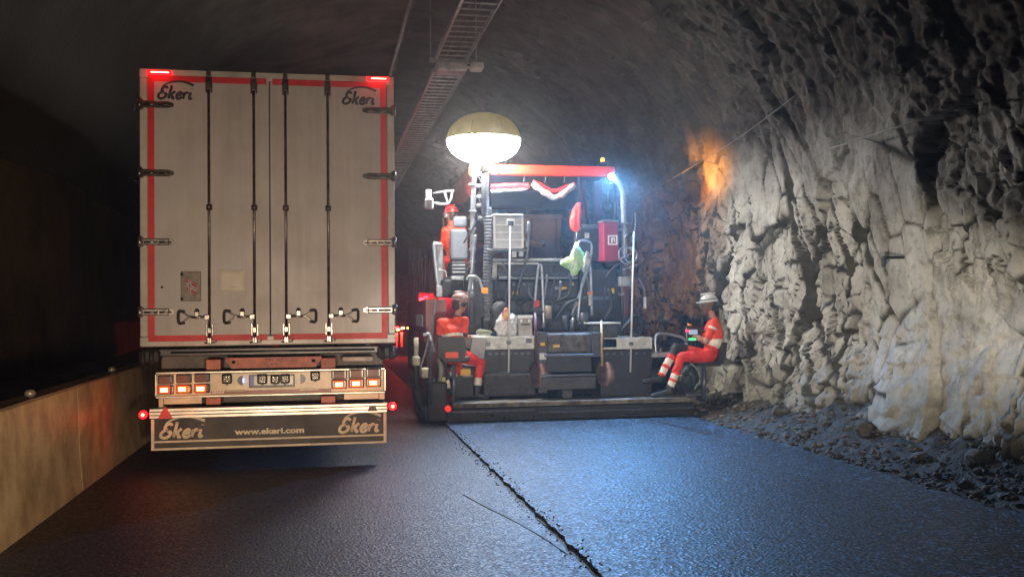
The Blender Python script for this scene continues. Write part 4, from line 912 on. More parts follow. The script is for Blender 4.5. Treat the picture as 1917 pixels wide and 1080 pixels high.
T([(1300, 642), (1296, 668)], 14.02, .02, 'console_stem', DTUBE, curve=False)
# hand rails behind the steps
def rail(pts, Y, r=.02, m=TUBE): T(pts, Y, r, 'hand_rail', m)
rail([(1000, 592), (1004, 535), (1008, 500), (1011, 497), (1014, 502), (1016, 545), (1018, 612)], 14.6)
rail([(1082, 600), (1088, 540), (1098, 505), (1104, 499), (1106, 515), (1108, 590)], 14.6)
rail([(1083, 455), (1088, 450), (1100, 452), (1107, 458), (1106, 480), (1092, 530), (1070, 590)], 14.7, .018)
rail([(986, 440), (990, 415), (988, 470), (975, 520), (968, 545)], 15.0, .018, DTUBE)
rail([(940, 490), (952, 520), (945, 560)], 14.9, .016, DTUBE)
b = MB(); p0 = at(1105, 548, 14.52); b.tube([at(1105, 546, 14.55), at(1105, 572, 14.55)], .026, 10); b.build('warning_sleeve', M('sleeve_cream', (.6, .5, .4), .5, var=.4, scale=40), pv)
B(1101, 1110, 546, 551, 14.5, 14.56, 'sleeve_cap', M('sleeve_orange', (.9, .2, .05), .5), bev=.008)
b = MB(); b.tube([at(1026, 572, 14.5), at(1026, 596, 14.5)], [.05, .055], 14); b.build('roller', M('tan_roller', (.3, .25, .18), .5, var=.3), pv)
T([(1015, 583), (1026, 584)], 14.5, .015, 'roller_axle', DTUBE, curve=False); T([(1040, 600), (1060, 570), (1085, 560)], 14.7, .028, 'hydraulic_hose', BLACK); T([(1060, 612), (1085, 575), (1095, 520), (1110, 500)], 14.8, .022, 'hydraulic_hose', BLACK); T([(1030, 540), (1050, 545), (1080, 535)], 15.0, .016, 'hydraulic_hose', BLACK)
T([(1058, 590), (1060, 618)], 14.5, .05, 'lift_cylinder', DGREY, curve=False); T([(1093, 585), (1093, 618)], 14.5, .06, 'lift_cylinder', DGREY, curve=False); T([(1074, 595), (1070, 620)], 14.6, .035, 'lift_cylinder', DTUBE, curve=False)
B(996, 1016, 576, 584, 14.45, 14.6, 'shovel_holder', DGREY); T([(1120, 578), (1135, 600)], 14.9, .03, 'hydraulic_hose', BLACK); T([(1140, 540), (1145, 575), (1130, 600)], 14.9, .035, 'hydraulic_hose', BLACK)
B(1002, 1010, 562, 575, 14.5, 14.56, 'red_valve', PRED)
rng_ = random.Random(4)
for i in range(16):
    x0_ = rng_.uniform(930, 1140); y0_ = rng_.uniform(500, 560); x1_ = x0_+rng_.uniform(-50, 50); y1_ = rng_.uniform(585, 622)
    T([(x0_, y0_), (x0_+rng_.uniform(-8, 8), (y0_+y1_)/2-6), (x1_, (y0_+y1_)/2+12), (x1_+rng_.uniform(-6, 6), y1_)], rng_.uniform(14.85, 15.02), rng_.choice((.012, .016, .022)), 'hydraulic_hose', rng_.choice((BLACK, BLACK, DTUBE)))
for q in ((1012, 1020, 641, 647, 13.88), (1140, 1150, 540, 549, 15.18), (1066, 1074, 529, 534, 15.13), (960, 972, 546, 551, 15.13), (1095, 1103, 436, 446, 15.28), (1036, 1048, 645, 650, 13.94)): B(*q[:4], q[4], q[4]+.02, 'sticker', YEL if q[0] != 1095 else BWHITE, bev=.001)
for q in ((932, 1000, 497, 512), (1010, 1030, 497, 512), (1036, 1056, 497, 512)): B(*q, 15.17, 15.21, 'panel_recess', BLKP, bev=.01)
B(1090, 1150, 555, 561, 15.1, 15.2, 'cross_bar', DTUBE); B(906, 918, 640, 648, 14.08, 14.1, 'deck_hinge', DTUBE); B(985, 996, 634, 642, 14.08, 14.1, 'deck_hinge', DTUBE)
for i in range(7): B(915+i*12, 921+i*12, 660, 664, 14.13, 14.16, 'bolt_head', DTUBE, bev=.004)
for i in range(6): B(1134+i*14, 1139+i*14, 660, 664, 14.03, 14.06, 'bolt_head', DTUBE, bev=.004)
for a_, b__, y_ in ((848, 1000, 768), (1010, 1300, 766)):
    B(a_, b__, y_, y_+2.5, 13.6, 13.63, 'screed_seam', DTUBE, bev=.002)
b = MB()
for i in range(60):
    x_ = rng_.uniform(1.75, 5.1); r_ = rng_.uniform(.01, .035); stone(b, (x_, 13.6+rng_.uniform(-.02, .05), rng_.uniform(.03, .09)), r_, rng_)
tag(b.build('stuck_asphalt', CRUST, pv), kind='stuff')
# right side
B(1161, 1181, 518, 536, 14.8, 14.95, 'switch_box', LGREY, bev=.012); B(1168, 1176, 536, 590, 14.9, 14.95, 'switch_post', DRED)
T([(1172, 445), (1176, 437), (1188, 434), (1190, 420), (1190, 398)], 14.8, .018, 'antenna_arm', DTUBE)
b = MB()
for cx_, cy_, r in ((1172, 478, 17), (1182, 477, 15)):
    c = at(cx_, cy_, 14.7); b.tube([c+Vector((math.cos(t)*r/127*.85, .03*math.sin(t)+(.05 if r == 15 else 0), math.sin(t)*r/127)) for t in np.linspace(0, 2*PI, 28)], .01, 8)
b.tube([at(1160, 486, 14.7), at(1184, 474, 14.7)], .012, 8)
b.build('hand_wheel', TUBE, pv)
T([(1165, 505), (1195, 495)], 14.8, .008, 'wire', LGREY, curve=False); T([(1135, 520), (1150, 500), (1178, 485)], 14.9, .02, 'hydraulic_hose', BLACK); T([(1195, 520), (1205, 540), (1208, 556)], 15.0, .009, 'lanyard', LGREY)
B(1205, 1210, 556, 577, 14.95, 14.98, 'lanyard_tag', M('reflective_tag', (.7, .75, .8), .3), bev=.003)
T([(1158, 550), (1164, 553), (1168, 548)], 14.9, .012, 'hook', LGREY)
B(1110, 1156, 608, 632, 14.1, 14.8, 'tool_box', DGREY, bev=.015); B(1108, 1156, 632.5, 652, 14.0, 14.1, 'tool_box', DGREY, bev=.015)
b = MB(); b.box((at(1106, 606, 14.05).x, 14.05, at(1106, 607, 14.05).z), (at(1162, 606, 14.05).x, 14.75, at(1106, 604, 14.05).z), .006); b.build('tool_box_lid', M('cream_lid', (.65, .62, .5), .5, var=.3), pv)
b = MB(); b.box((at(872, 0, 14.2).x, 14.0, at(872, 650, 14.2).z-.15), (at(900, 0, 14.2).x, 14.05, at(872, 632, 14.2).z), .01, rot=Matrix.Rotation(.15, 3, 'Y')); b.build('tilted_plate', M('plate_mauve_grey', (.2, .19, .2), .4, .3), pv)
# working lamps of the paver
LEDW = M('work_led', (.8, .9, 1), .2, emit=(.4, .68, 1), es=420, var=0)
def pvlamp(px, py, Y, target, power, size=96):
    c = at(px, py, Y); b = MB(); b.lathe((c.x, c.y, c.z), [(.0, .0), (.05, .01), (.062, .03), (.062, .07), (.03, .1), (0, .1)], 16, 'Y'); w = b.build('working_lamp', BLKP, pv)
    b = MB(); b.lathe((c.x, c.y-.02, c.z), [(0, 0), (.04, .006), (.05, .018)], 16, 'Y'); b.build('lamp_lens', LEDW, w)
    spot('work_light', (c.x, c.y-.05, c.z), target, power, (.15, .46, 1.0), size, .6, .04)
pvlamp(925, 319, 15.08, (3.0, 10.8, 0), 480, 70)
pvlamp(1145, 331, 14.95, (3.0, 10.6, 0), 1450, 78)

# ------------------------------------------------------------------ balloon light on its mast
BY = 14.75; c = at(905.5, 262, BY); 
bt = thing('balloon_light', 'glowing white oval balloon light with a yellowish top on a thick grey mast', 'balloon light', (c.x, BY, 0))
R_ = .555; segs = 36
up = [(R_*math.cos(a), .40*math.sin(a)) for a in np.linspace(0.0, PI/2-.02, 12)]
dn = [(R_*math.cos(a)**.8, -.34*math.sin(a)) for a in np.linspace(PI/2-.05, 0, 12)]
b = MB(); b.lathe(c, dn+[(R_-.01, .002)], segs); LB = b.build('diffuser', M('balloon_diffuser', (.9, .9, .9), .5, emit=(1, .96, .9), es=108, var=0), bt)
b = MB()
vs = []; n = segs
b.lathe(c, [(R_+.004, -.004)]+[(r+.004, h) for r, h in up], segs)
b.build('top_cover', M('balloon_top', (.3, .24, .06), .6, emit=(.5, .4, .13), es=.34, var=.25, scale=5), bt)
b = MB()
for k in range(8):
    t = k*PI/4+.3; b.tube([c+Vector((math.cos(t)*(r+.006), math.sin(t)*(r+.006), h)) for r, h in up[::1]], .003, 5)
b.build('top_seam', M('seam_tan', (.3, .25, .12), .6, emit=(.5, .4, .2), es=.2, var=0), bt)
b = MB(); b.tube([at(909, 403, BY), at(908, 330, BY), (c.x, BY, c.z-.3)], [.06, .06, .055], 14)
b.build('mast', TUBE, bt)
b = MB(); P = []
for i in range(60):
    t = i*.75; z = at(907, 303, BY).z-.16*i/60; P.append(Vector((c.x+.075*math.cos(t), BY+.075*math.sin(t), z)))
b.tube(P, .012, 6); b.build('coiled_cable', BLACK, bt)
# amber flashing beacon
ab = thing('flashing_beacon', 'amber flashing beacon on the right end of the red canopy', 'beacon', tuple(at(1128, 306, 15.6)))
c2 = at(1128, 306, 15.6)
b = MB(); b.lathe((c2.x, c2.y, c2.z), [(0, 0), (.05, 0), (.05, .02), (.0, .02)], 16); b.build('beacon_base', BLKP, ab)
b = MB(); b.lathe((c2.x, c2.y, c2.z+.021), [(0, 0), (.035, 0), (.035, .05), (.02, .07), (0, .072)], 16); b.build('beacon_dome', M('beacon_amber', (1, .4, .03), .2, emit=(1, .35, .03), es=2.5, var=0), ab)
spot('beacon_beam', (c2.x+.1, c2.y, c2.z+.08), at(1345, 322, 15.3), 1900, (1, .36, .02), 36, 1.0, .4)
# ------------------------------------------------------------------ loose things on the paver
def rod(a, c, lab):
    t = thing('measuring_rod', lab, 'measuring rod', tuple(c), 'white measuring rods on the screed')
    b = MB(); b.tube([a, c], .013, 10); b.build('shaft', M('rod_white', (.75, .75, .72), .35, .2, var=.15), t)
    k = a+(c-a)*.8
    b = MB(); b.box((k.x-.03, k.y-.02, k.z-.02), (k.x+.03, k.y+.02, k.z+.03), .006); b.build('clamp', DTUBE, t)
rod(at(955, 424, 14.0), at(952, 697, 13.9), 'white measuring rod standing in front of the aluminium box')
rod(at(1187, 434, 14.0), at(1180, 697, 13.9), 'white measuring rod standing right of the red fire extinguisher cabinet')
# aluminium box
c0 = at(926, 465, 14.55); c1 = at(978, 405, 14.55)
ax = thing('aluminium_box', 'ribbed aluminium transport box standing high on the paver beside the hose', 'box', ((c0.x+c1.x)/2, 14.8, c0.z))
ALB = M('box_aluminium', (.5, .52, .54), .35, .55, var=.15, scale=10)
ALR = M('box_rib', (.78, .8, .8), .3, .4, var=.1)
b = MB(); b.box((c0.x, 14.55, c0.z), (c1.x, 15.05, c1.z), .012); b.build('shell', ALB, ax)
b = MB(); h = c1.z-c0.z; X0, X1 = c0.x, c1.x
for k in (.0, .25, .48, .71): b.box((X0-.006, 14.54, c0.z+h*k), (X1+.006, 15.06, c0.z+h*k+.014), .003)
for x in (X0, X1): b.box((x-.012, 14.535, c0.z), (x+.014, 14.56, c1.z), .004)
b.box((X0-.01, 15.04, c0.z), (X0+.01, 15.065, c1.z), .004)
b.build('rib', ALR, ax)
b = MB(); b.box((X0-.015, 14.53, c1.z), (X1+.015, 15.07, c1.z+.03), .012); LD = b.build('lid', ALR, ax)
b = MB(); m_ = (X0+X1)/2+.03; z = c0.z+h*.8; b.box((m_-.065, 14.515, z-.04), (m_+.065, 14.535, z+.05), .008); b.build('latch', ALR, ax)
b = MB(); b.box((m_-.04, 14.51, z-.05), (m_+.04, 14.52, z+.02), .004); b.build('latch_grip', DGREY, bpy.data.objects['latch'])
# paper signs below the box
B(958, 967, 468, 482, 14.85, 14.9, 'paper_label', BWHITE); B(972, 980, 468, 480, 14.85, 14.9, 'paper_label', BWHITE)
B(914, 990, 466, 469, 14.6, 15.0, 'box_shelf', LGREY); T([(914, 484), (928, 468)], 14.8, .008, 'stay_rod', LGREY, curve=False)
T([(980, 447), (986, 452), (985, 462)], 14.7, .02, 'grab_handle', LGREY)
# cloths and bags
tag(lump([(1078, 380), (1087, 382), (1088, 405), (1084, 420), (1082, 434), (1070, 432), (1067, 412), (1072, 392)], 15.1, .05, 'safety_vest', M('hi_vis_cloth', (.9, .07, .04), .6, var=.2, scale=20, bump=.3), seed=3, amp=.05, base=tuple(at(1078, 380, 15.1))), 'bright orange safety vest hanging from a rod under the canopy', 'vest')
GB = M('bag_green_white', (.62, .68, .6), .3, var=.9, scale=5.5, dirt=(.22, .6, .06), coat=.4, bump=.5, bscale=25)
tag(lump([(1082, 454), (1088, 470), (1090, 495), (1086, 508), (1070, 518), (1064, 505), (1050, 494), (1056, 484), (1068, 478), (1074, 462)], 14.55, .09, 'plastic_bag', GB, seed=5, amp=.06, base=tuple(at(1083, 456, 14.55))), 'green and white plastic carrier bag hanging from a hand rail', 'bag')
tag(lump([(1096, 470), (1106, 480), (1106, 500), (1098, 515), (1090, 505), (1092, 485)], 14.7, .06, 'plastic_bag', M('grey_bag', (.4, .42, .42), .4, var=.4, scale=12, coat=.3), seed=9, amp=.04, base=tuple(at(1098, 472, 14.7))), 'small pale grey bag hanging right of the green and white bag', 'bag')
tag(lump([(930, 598), (940, 586), (955, 586), (966, 592), (970, 606), (966, 628), (950, 631), (932, 629), (926, 615)], 14.3, .13, 'plastic_bag', M('white_bag', (.72, .72, .74), .35, var=.3, scale=14, coat=.4, bump=.6, bscale=30), seed=12, amp=.05, base=tuple(at(948, 630, 14.3))), 'full white plastic bag lying on the screed deck beside the grey case', 'bag')
tag(lump([(918, 575), (926, 566), (944, 565), (952, 575), (950, 588), (936, 592), (930, 612), (927, 628), (918, 626), (918, 598)], 14.5, .12, 'backpack', M('black_bag', (.03, .03, .035), .6, var=.3), seed=14, amp=.04, base=tuple(at(930, 628, 14.5))), 'black bag slumped behind the white plastic bag', 'bag')
tag(lump([(945, 578), (951, 577), (953, 588), (950, 600), (944, 600), (941, 588)], 14.15, .03, 'work_glove', M('glove_pink', (.55, .1, .2), .6, var=.6, scale=16, dirt=(.7, .6, .1)), seed=15, amp=.03, base=tuple(at(948, 598, 14.15))), 'pink and yellow glove lying on top of the white bag', 'glove')
b = MB()
for k in range(5): b.tube([at(900+8*math.cos(t)+k*3, 622+5*math.sin(t)*(1-.1*k), 14.3+.02*k) for t in np.linspace(0, 2*PI, 20)], .009, 6)
tag(b.build('coiled_hose', M('pale_hose', (.45, .5, .4), .4, var=.2), loc=tuple(at(905, 628, 14.3))), 'pale coiled hose lying on the deck left of the black bag', 'hose')
cs = thing('tool_case', 'grey metal case with a black handle on the screed deck beside the white bag', 'case', tuple(at(984, 630, 14.35)))
px_box(970, 997, 592, 629.5, 14.25, 14.6, 'case_body', M('case_grey', (.34, .33, .31), .4, .3, var=.25), cs, .012)
px_box(969, 998, 590, 596, 14.24, 14.61, 'case_lid', ALR, cs, .008); px_box(976, 991, 606, 609, 14.235, 14.25, 'case_handle', BLKP, cs, .004)
for i in (0, 1): px_box(974+i*15, 978+i*15, 598, 603, 14.238, 14.25, 'clasp', ALR, cs, .002)
b = MB()
for k in range(3): b.tube([at(1190, 610, 14.2)+Vector((math.cos(t)*(.11-.015*k), .05*k, math.sin(t)*(.14-.02*k))) for t in np.linspace(0, 2*PI, 24)], .03, 8)
b.tube(smooth_pts([at(1163, 620, 14.15), at(1175, 606, 14.15), at(1188, 595, 14.2)], 5), .03, 8)
tag(b.build('coiled_hose', BLACK, loc=tuple(at(1190, 630, 14.2))), 'thick black hose coiled on the right end of the screed deck', 'hose')
# shovels
def shovel(hx0, hy0, hx1, hy1, bx, by, Y, mat, lab):
    t = thing('shovel', lab, 'shovel', tuple(at(bx, by+14, Y)), 'shovels on the back of the paver')
    px_tube([(hx0, hy0, Y+.15), (hx1, hy1, Y+.02)], Y, .018, 'shaft', mat, t, False)
    c = at(bx, by, Y); b = MB(); vs = []; fs = []; nu, nv = 8, 8; w, h = .135, .17
    for j in range(nv+1):
        v = j/nv; ww = w*(1 if v < .55 else math.sqrt(max(0, 1-((v-.55)/.5)**2)))*(.75+.25*min(1, v*4))
        for i in range(nu+1):
            u = i/nu*2-1; vs.append(Vector((c.x+u*ww, c.y+.05*(1-u*u)*(1-v*.4)-.04*v, c.z+h-2*h*v)))
    for sgn in (0, 1):
        o = sgn*(nu+1)*(nv+1)
        fs += [[o+j*(nu+1)+i, o+j*(nu+1)+i+1, o+(j+1)*(nu+1)+i+1, o+(j+1)*(nu+1)+i][::-1 if sgn else 1] for j in range(nv) for i in range(nu)]
    vs += [v+Vector((0, .004, 0)) for v in vs]
    b._new(vs, fs, True); b.build('blade', M('shovel_blade', (.16, .1, .1), .35, .6, var=.5, scale=9), t, )
shovel(1002, 586, 1004, 690, 1010, 703, 13.75, DRED, 'shovel with a dark red shaft hanging left of the steps')
shovel(1126, 600, 1127, 685, 1133, 700, 13.8, M('shaft_wood', (.5, .32, .14), .5, var=.3), 'shovel with a wooden shaft hanging right of the steps')

# ------------------------------------------------------------------ tipper lorry feeding the hopper
BRN = M('tipper_brown', (.26, .13, .07), .45, .2, var=.5, scale=1.6, dirt=(.07, .035, .02), bump=.1)
tp = thing('tipper_lorry', 'brown tipper lorry with a folded tarpaulin backed up in front of the paver', 'tipper lorry', (3.4, 23, 0))
zr0, zr1 = 1.05, at(1000, 402, 19.8).z
b = MB(); b.box((2.3, 19.8, zr0), (4.75, 19.9, zr1), .03); TG = b.build('tailgate', BRN, tp)
b = MB()
for x in (2.35, 2.95, 3.55, 4.15, 4.66): b.box((x-.04, 19.73, zr0+.05), (x+.04, 19.8, zr1-.05), .01)
b.box((2.3, 19.7, zr1-.1), (4.75, 19.8, zr1), .02); b.build('tailgate_rib', BRN, TG)
zs = at(815, 462, 19.9).z
for x, nm in ((2.25, 'body_side'), (4.72, 'body_side')):
    b = MB(); b.prism([(x, 19.85, zs), (x, 26.5, zs+.35), (x, 26.5, 1.5), (x, 19.85, .95)], (.07, 0, 0)); SD = b.build(nm, BRN, tp)
    b = MB()
    for k in range(8):
        y = 20.1+k*.85; b.box((x-.03 if x < 3 else x+.07, y, 1.25), (x if x < 3 else x+.1, y+.09, zs-.05), .01)
    b.build('side_rib', BRN, SD)
b = MB(); b.box((2.3, 19.9, .95), (4.75, 26.5, 1.3), .02); b.build('body_floor', BRN, tp)
TARP = M('tarpaulin_tan', (.3, .17, .08), .7, var=.5, scale=6, bump=.6, bscale=16)
for k in range(4):
    b = MB(); P = [Vector((2.24+.03*k+.02*noise.noise(Vector((i*.7, k, 0))), 19.9+i*.33, zs+.03+.05*k+i*.0175+.025*noise.noise(Vector((i*.9, k, 4))))) for i in range(20)]
    b.tube(P, .045, 8); b.build('rolled_tarpaulin', TARP, tp)
b = MB(); P = [Vector((2.35+i*.12, 19.75, zs+.06+.05*noise.noise(Vector((i*.6, 7, 0))))) for i in range(18)]; b.tube(P, .07, 8); b.build('rolled_tarpaulin', TARP, tp)
b = MB(); b.box((2.35, 27.0, .8), (4.7, 29, 3.3), .12, seg=3); b.build('cab', BRN, tp)
b = MB(); b.box((2.9, 20.6, .6), (4.1, 27, .95), .02); b.build('chassis', DARKP, tp)
for y in (21.6, 23.0, 27.9):
    for x in (2.3, 4.35):
        b = MB(); b.lathe((x, y, .5), [(.25, 0), (.45, .01), (.5, .05), (.5, .3), (.45, .35), (.25, .35)], 24, 'X'); w_ = b.build('wheel', TYRE, tp)
        b = MB(); b.lathe((x+.02, y, .5), [(0, .06), (.12, .0), (.25, .01), (.25, .3), (0, .3)], 16, 'X'); b.build('rim', STEEL, w_)
RL = M('tail_red', (.8, .01, .02), .2, emit=(1, .01, .02), es=22, var=0)
for px, py in ((789, 559), (797, 556)):
    c = at(px, py, 19.7); b = MB(); b.box((c.x-.045, 19.66, c.z-.02), (c.x+.045, 19.7, c.z+.02), .01); b.build('tail_lamp', RL, tp)
b = MB(); a = at(784, 562, 19.7); c = at(836, 553, 19.7); b.box((a.x, 19.71, a.z-.05), (c.x+.4, 19.8, c.z+.05), .01); b.build('lamp_bar', DRED, tp)
point('tail_light', tuple(at(792, 562, 19.55)), 40, (1, .02, .03))
point('tail_light', tuple(at(748, 618, 32.7)), 90, (1, .04, .03))
# lorry waiting farther on in the left lane
fl = thing('distant_lorry', 'distant lorry beyond the white trailer, showing red and amber tail lamps', 'lorry', (.9, 34, 0))
b = MB(); b.box((.15, 33, .9), (1.75, 40, 2.0), .05); b.build('load_body', M('far_dark', (.08, .03, .03), .6), fl)
for x in (.3, 1.4):
    b = MB(); b.lathe((x, 34.2, .5), [(.25, 0), (.5, .02), (.5, .28), (.25, .3)], 20, 'X'); b.build('wheel', TYRE, fl)
for px, py, m in ((743, 613, 'r'), (750, 616, 'r'), (745, 617, 'a'), (754, 614, 'a'), (765, 614, 'a')):
    c = at(px, py, 32.95); b = MB(); b.box((c.x-.05, 32.9, c.z-.03), (c.x+.05, 32.98, c.z+.03), .012)
    b.build('tail_lamp', RL if m == 'r' else M('far_amber', (1, .5, .1), .2, emit=(1, .45, .08), es=22, var=0), fl)
for px, py in ((743, 637), (752, 636)):
    px_box(px-2, px+2, py-14, py+14, 32.9, 32.95, 'body_panel', M('far_cream', (.5, .42, .3), .4, emit=None), fl)
# ------------------------------------------------------------------ people: one continuous surface grown from tapered limbs
SKIN = M('skin', (.42, .2, .13), .5, var=.1, scale=20)
CLO = M('hi_vis_orange', (.86, .07, .025), .65, var=.15, scale=12, bump=.25, bscale=30)
TRO = M('hi_vis_red_trousers', (.8, .035, .02), .65, var=.2, scale=10, bump=.3, bscale=26)
REF = M('reflective_band', (.78, .72, .62), .35, var=.1, scale=30)
NAV = M('dark_navy_cloth', (.02, .02, .028), .7, var=.2)
BOOT = M('work_boot', (.03, .027, .025), .55, var=.4, scale=20)
def figure(name, label, caps, base, vox=.011, group='paving crew in orange workwear'):
    """caps: (p0, r0, p1, r1, material, [(t0, t1, material)...], flatten)"""
    bm = bmesh.new()
    for cp in caps:
        p0, r0, p1, r1 = Vector(cp[0]), cp[1], Vector(cp[2]), cp[3]
        for k in range(13):
            t = k/12 if (p1-p0).length > .02 else 0
            mtx = Matrix.Translation(p0.lerp(p1, t))
            bmesh.ops.create_icosphere(bm, subdivisions=2, radius=r0+(r1-r0)*t, matrix=mtx)
            if (p1-p0).length <= .02: break
    me = bpy.data.meshes.new(name); bm.to_mesh(me); bm.free()
    o = bpy.data.objects.new(name, me); COL.objects.link(o)
    md = o.modifiers.new('r', 'REMESH'); md.mode = 'VOXEL'; md.voxel_size = vox
    sm = o.modifiers.new('s', 'SMOOTH'); sm.factor = .5; sm.iterations = 4
    dg = bpy.context.evaluated_depsgraph_get(); dg.update()
    m2 = bpy.data.meshes.new_from_object(o.evaluated_get(dg)); bpy.data.objects.remove(o)
    mats = []
    def mid(m):
        if m not in mats: mats.append(m)
        return mats.index(m)
    n = len(m2.polygons); ce = np.empty(n*3); m2.polygons.foreach_get('center', ce); ce = ce.reshape(-1, 3)
    best = np.full(n, 9e9); idx = np.zeros(n, int)
    for cp in caps:
        p0, p1 = np.array(cp[0]), np.array(cp[2]); d = p1-p0; L2 = max(1e-9, d@d)
        t = np.clip(((ce-p0)@d)/L2, 0, 1); r = cp[1]+(cp[3]-cp[1])*t
        dist = np.linalg.norm(ce-(p0+t[:, None]*d), axis=1)-r
        mi = np.full(n, mid(cp[4]))
        if len(cp) > 5:
            for a, b_, mm in cp[5]: mi = np.where((t >= a) & (t <= b_), mid(mm), mi)
        w = dist < best; best = np.where(w, dist, best); idx = np.where(w, mi, idx)
    m2.materials.clear()
    nv = len(m2.vertices); vc = np.empty(nv*3); m2.vertices.foreach_get('co', vc); vc = vc.reshape(-1, 3); nn = np.empty(nv*3); m2.vertices.foreach_get('normal', nn); nn = nn.reshape(-1, 3)
    cl = [k for k, m in enumerate(mats) if m in (CLO, TRO, NAV)]; cv = np.zeros(nv)
    for p, k in zip(m2.polygons, idx):
        if k in cl:
            for q in p.vertices: cv[q] = 1
    for i in np.nonzero(cv)[0]:
        v = Vector(vc[i]); w = noise.noise(v*9+noise.noise_vector(v*5)*1.2)+.5*noise.noise(v*21); vc[i] += nn[i]*(.014*w)   # folds in the cloth
    m2.vertices.foreach_set('co', vc.ravel()); m2.update()
    m2.polygons.foreach_set('material_index', idx.astype(np.int32)); m2.polygons.foreach_set('use_smooth', np.ones(n, bool))
    keep = idx.astype(np.int32)
    ob = link_mesh(name, m2, mats, loc=base)
    m2.polygons.foreach_set('material_index', keep)
    return tag(ob, label, 'person', group)
def V(*a): return Vector(a)
def hand(wrist, dirn, palm_n, m=SKIN, curl=.6, s=1.0):
    """palm, four curled fingers and a thumb leaving the side of the palm"""
    d = Vector(dirn).normalized(); nrm = Vector(palm_n).normalized(); side = d.cross(nrm).normalized(); nrm = side.cross(d).normalized(); w = Vector(wrist); out = []
    for k in (-1, -.33, .33, 1): out.append((w+side*k*.018*s, .016*s, w+d*.085*s+side*k*.03*s, .0125*s, m))
    for k, ln in ((-1, .062), (-.33, .075), (.33, .07), (1, .055)):
        a = w+d*.088*s+side*k*.031*s; p = a+(d*(1-curl*.4)+nrm*curl*.6).normalized()*ln*.5*s; q = p+(d*(1-curl)+nrm*curl).normalized()*ln*.42*s
        out += [(a, .0105*s, p, .0095*s, m), (p, .0095*s, q, .008*s, m)]
    a = w+d*.03*s+side*-.028*s; p = a+(d*.6-side*.7+nrm*.3).normalized()*.042*s; q = p+(d*.8-side*.1+nrm*.5).normalized()*.03*s
    out += [(a, .014*s, p, .0115*s, m), (p, .0115*s, q, .009*s, m)]
    return out
def head(c, f, up=Vector((0, 0, 1)), m=SKIN, hair=None):
    """c centre of skull, f facing"""
    f = Vector(f).normalized(); up = (up-f*up.dot(f)).normalized(); s = f.cross(up)
    H = lambda a, b_, z: c+f*a+s*b_+up*z
    out = [(H(-.02, 0, .03), .088, H(.015, 0, .03), .082, m), (H(.03, 0, -.03), .062, H(.045, 0, -.075), .04, m), (H(-.0, .03, -.03), .05, H(.03, .0, -.08), .035, m), (H(-.0, -.03, -.03), .05, H(.03, .0, -.08), .035, m),
           (H(.09, 0, .01), .011, H(.106, 0, -.025), .014, m), (H(-.005, .082, .0), .016, H(-.005, .084, -.025), .012, m), (H(-.005, -.082, .0), .016, H(-.005, -.084, -.025), .012, m),
           (H(.08, .0, -.058), .014, H(.08, 0, -.06), .014, m), (H(.086, .018, .027), .012, H(.086, -.018, .027), .012, m)]
    hr_ = bpy.data.materials.get('dark_hair') or M('dark_hair', (.02, .014, .01), .7, var=.3, scale=40)
    out += [(H(-.035, 0, .035), .087, H(-.045, 0, -.035), .068, hr_)]
    return out
def helmet(par, c, f, shell, name='helmet', muffs=None, brim=True, up=Vector((0, 0, 1))):
    f = Vector(f).normalized(); up = (up-f*up.dot(f)).normalized(); s = f.cross(up); b = MB(); n = 28; vs = []; fs = []; m = 8
    for j in range(m+1):
        a = j/m*PI/2
        for k in range(n):
            t = 2*PI*k/n; r = math.cos(a)**.75
            vs.append(c+up*.045+f*(math.cos(t)*.132*r-.005)+s*(math.sin(t)*.108*r)+up*math.sin(a)*.115)
    fs = [[j*n+k, j*n+(k+1) % n, (j+1)*n+(k+1) % n, (j+1)*n+k] for j in range(m) for k in range(n)]+[list(range(n))]
    b._new(vs, fs, True); h = b.build(name, shell, par)
    b = MB(); rim = [c+up*.047+f*(math.cos(t)*(.14+(.045 if math.cos(t) > .5 and brim else 0)*(math.cos(t)-.5)*2)-.005)+s*math.sin(t)*.114 for t in np.linspace(0, 2*PI, 41)[:-1]]
    b.prism(rim, up*.012); b.build('brim', shell, h)
    b = MB(); b.tube([c+up*.085+f*(math.cos(t)*.131-.005)+s*math.sin(t)*.109 for t in np.linspace(0, 2*PI, 41)], .006, 6); b.build('head_strap', BLKP, h)
    b = MB(); b.tube([c+up*.16-f*.11+f*.22*k/8+up*.012*math.sin(k/8*PI) for k in range(9)], .012, 8); b.build('ridge', shell, h)
    if muffs:
        for q in (-1, 1):
            b = MB(); e = c+s*q*.105+up*-.01
            b.tube([e-s*q*.012, e+s*q*.02, e+s*q*.032], [.034, .038, .028], 16); b.build('ear_muff', muffs, h)
            b = MB(); b.tube([e+s*q*.03, e+up*.05+s*q*.03, c+up*.1+s*q*.105], .006, 6); b.build('muff_arm', DTUBE, h)
    return h
def face(par, c, f, up=Vector((0, 0, 1))):
    f = Vector(f).normalized(); up = (up-f*up.dot(f)).normalized(); s = f.cross(up)
    for q in (-1, 1):
        b = MB(); e = c+f*.083+s*q*.032+up*.008; b.tube([e-s*.011, e+s*.011], .008, 8); b.build('eye', BLKP, par)
    b = MB(); e = c+f*.088-up*.052; b.tube([e-s*.02-f*.006, e, e+s*.02-f*.006], .005, 6); b.build('mouth', M('lips', (.3, .1, .08), .5), par)

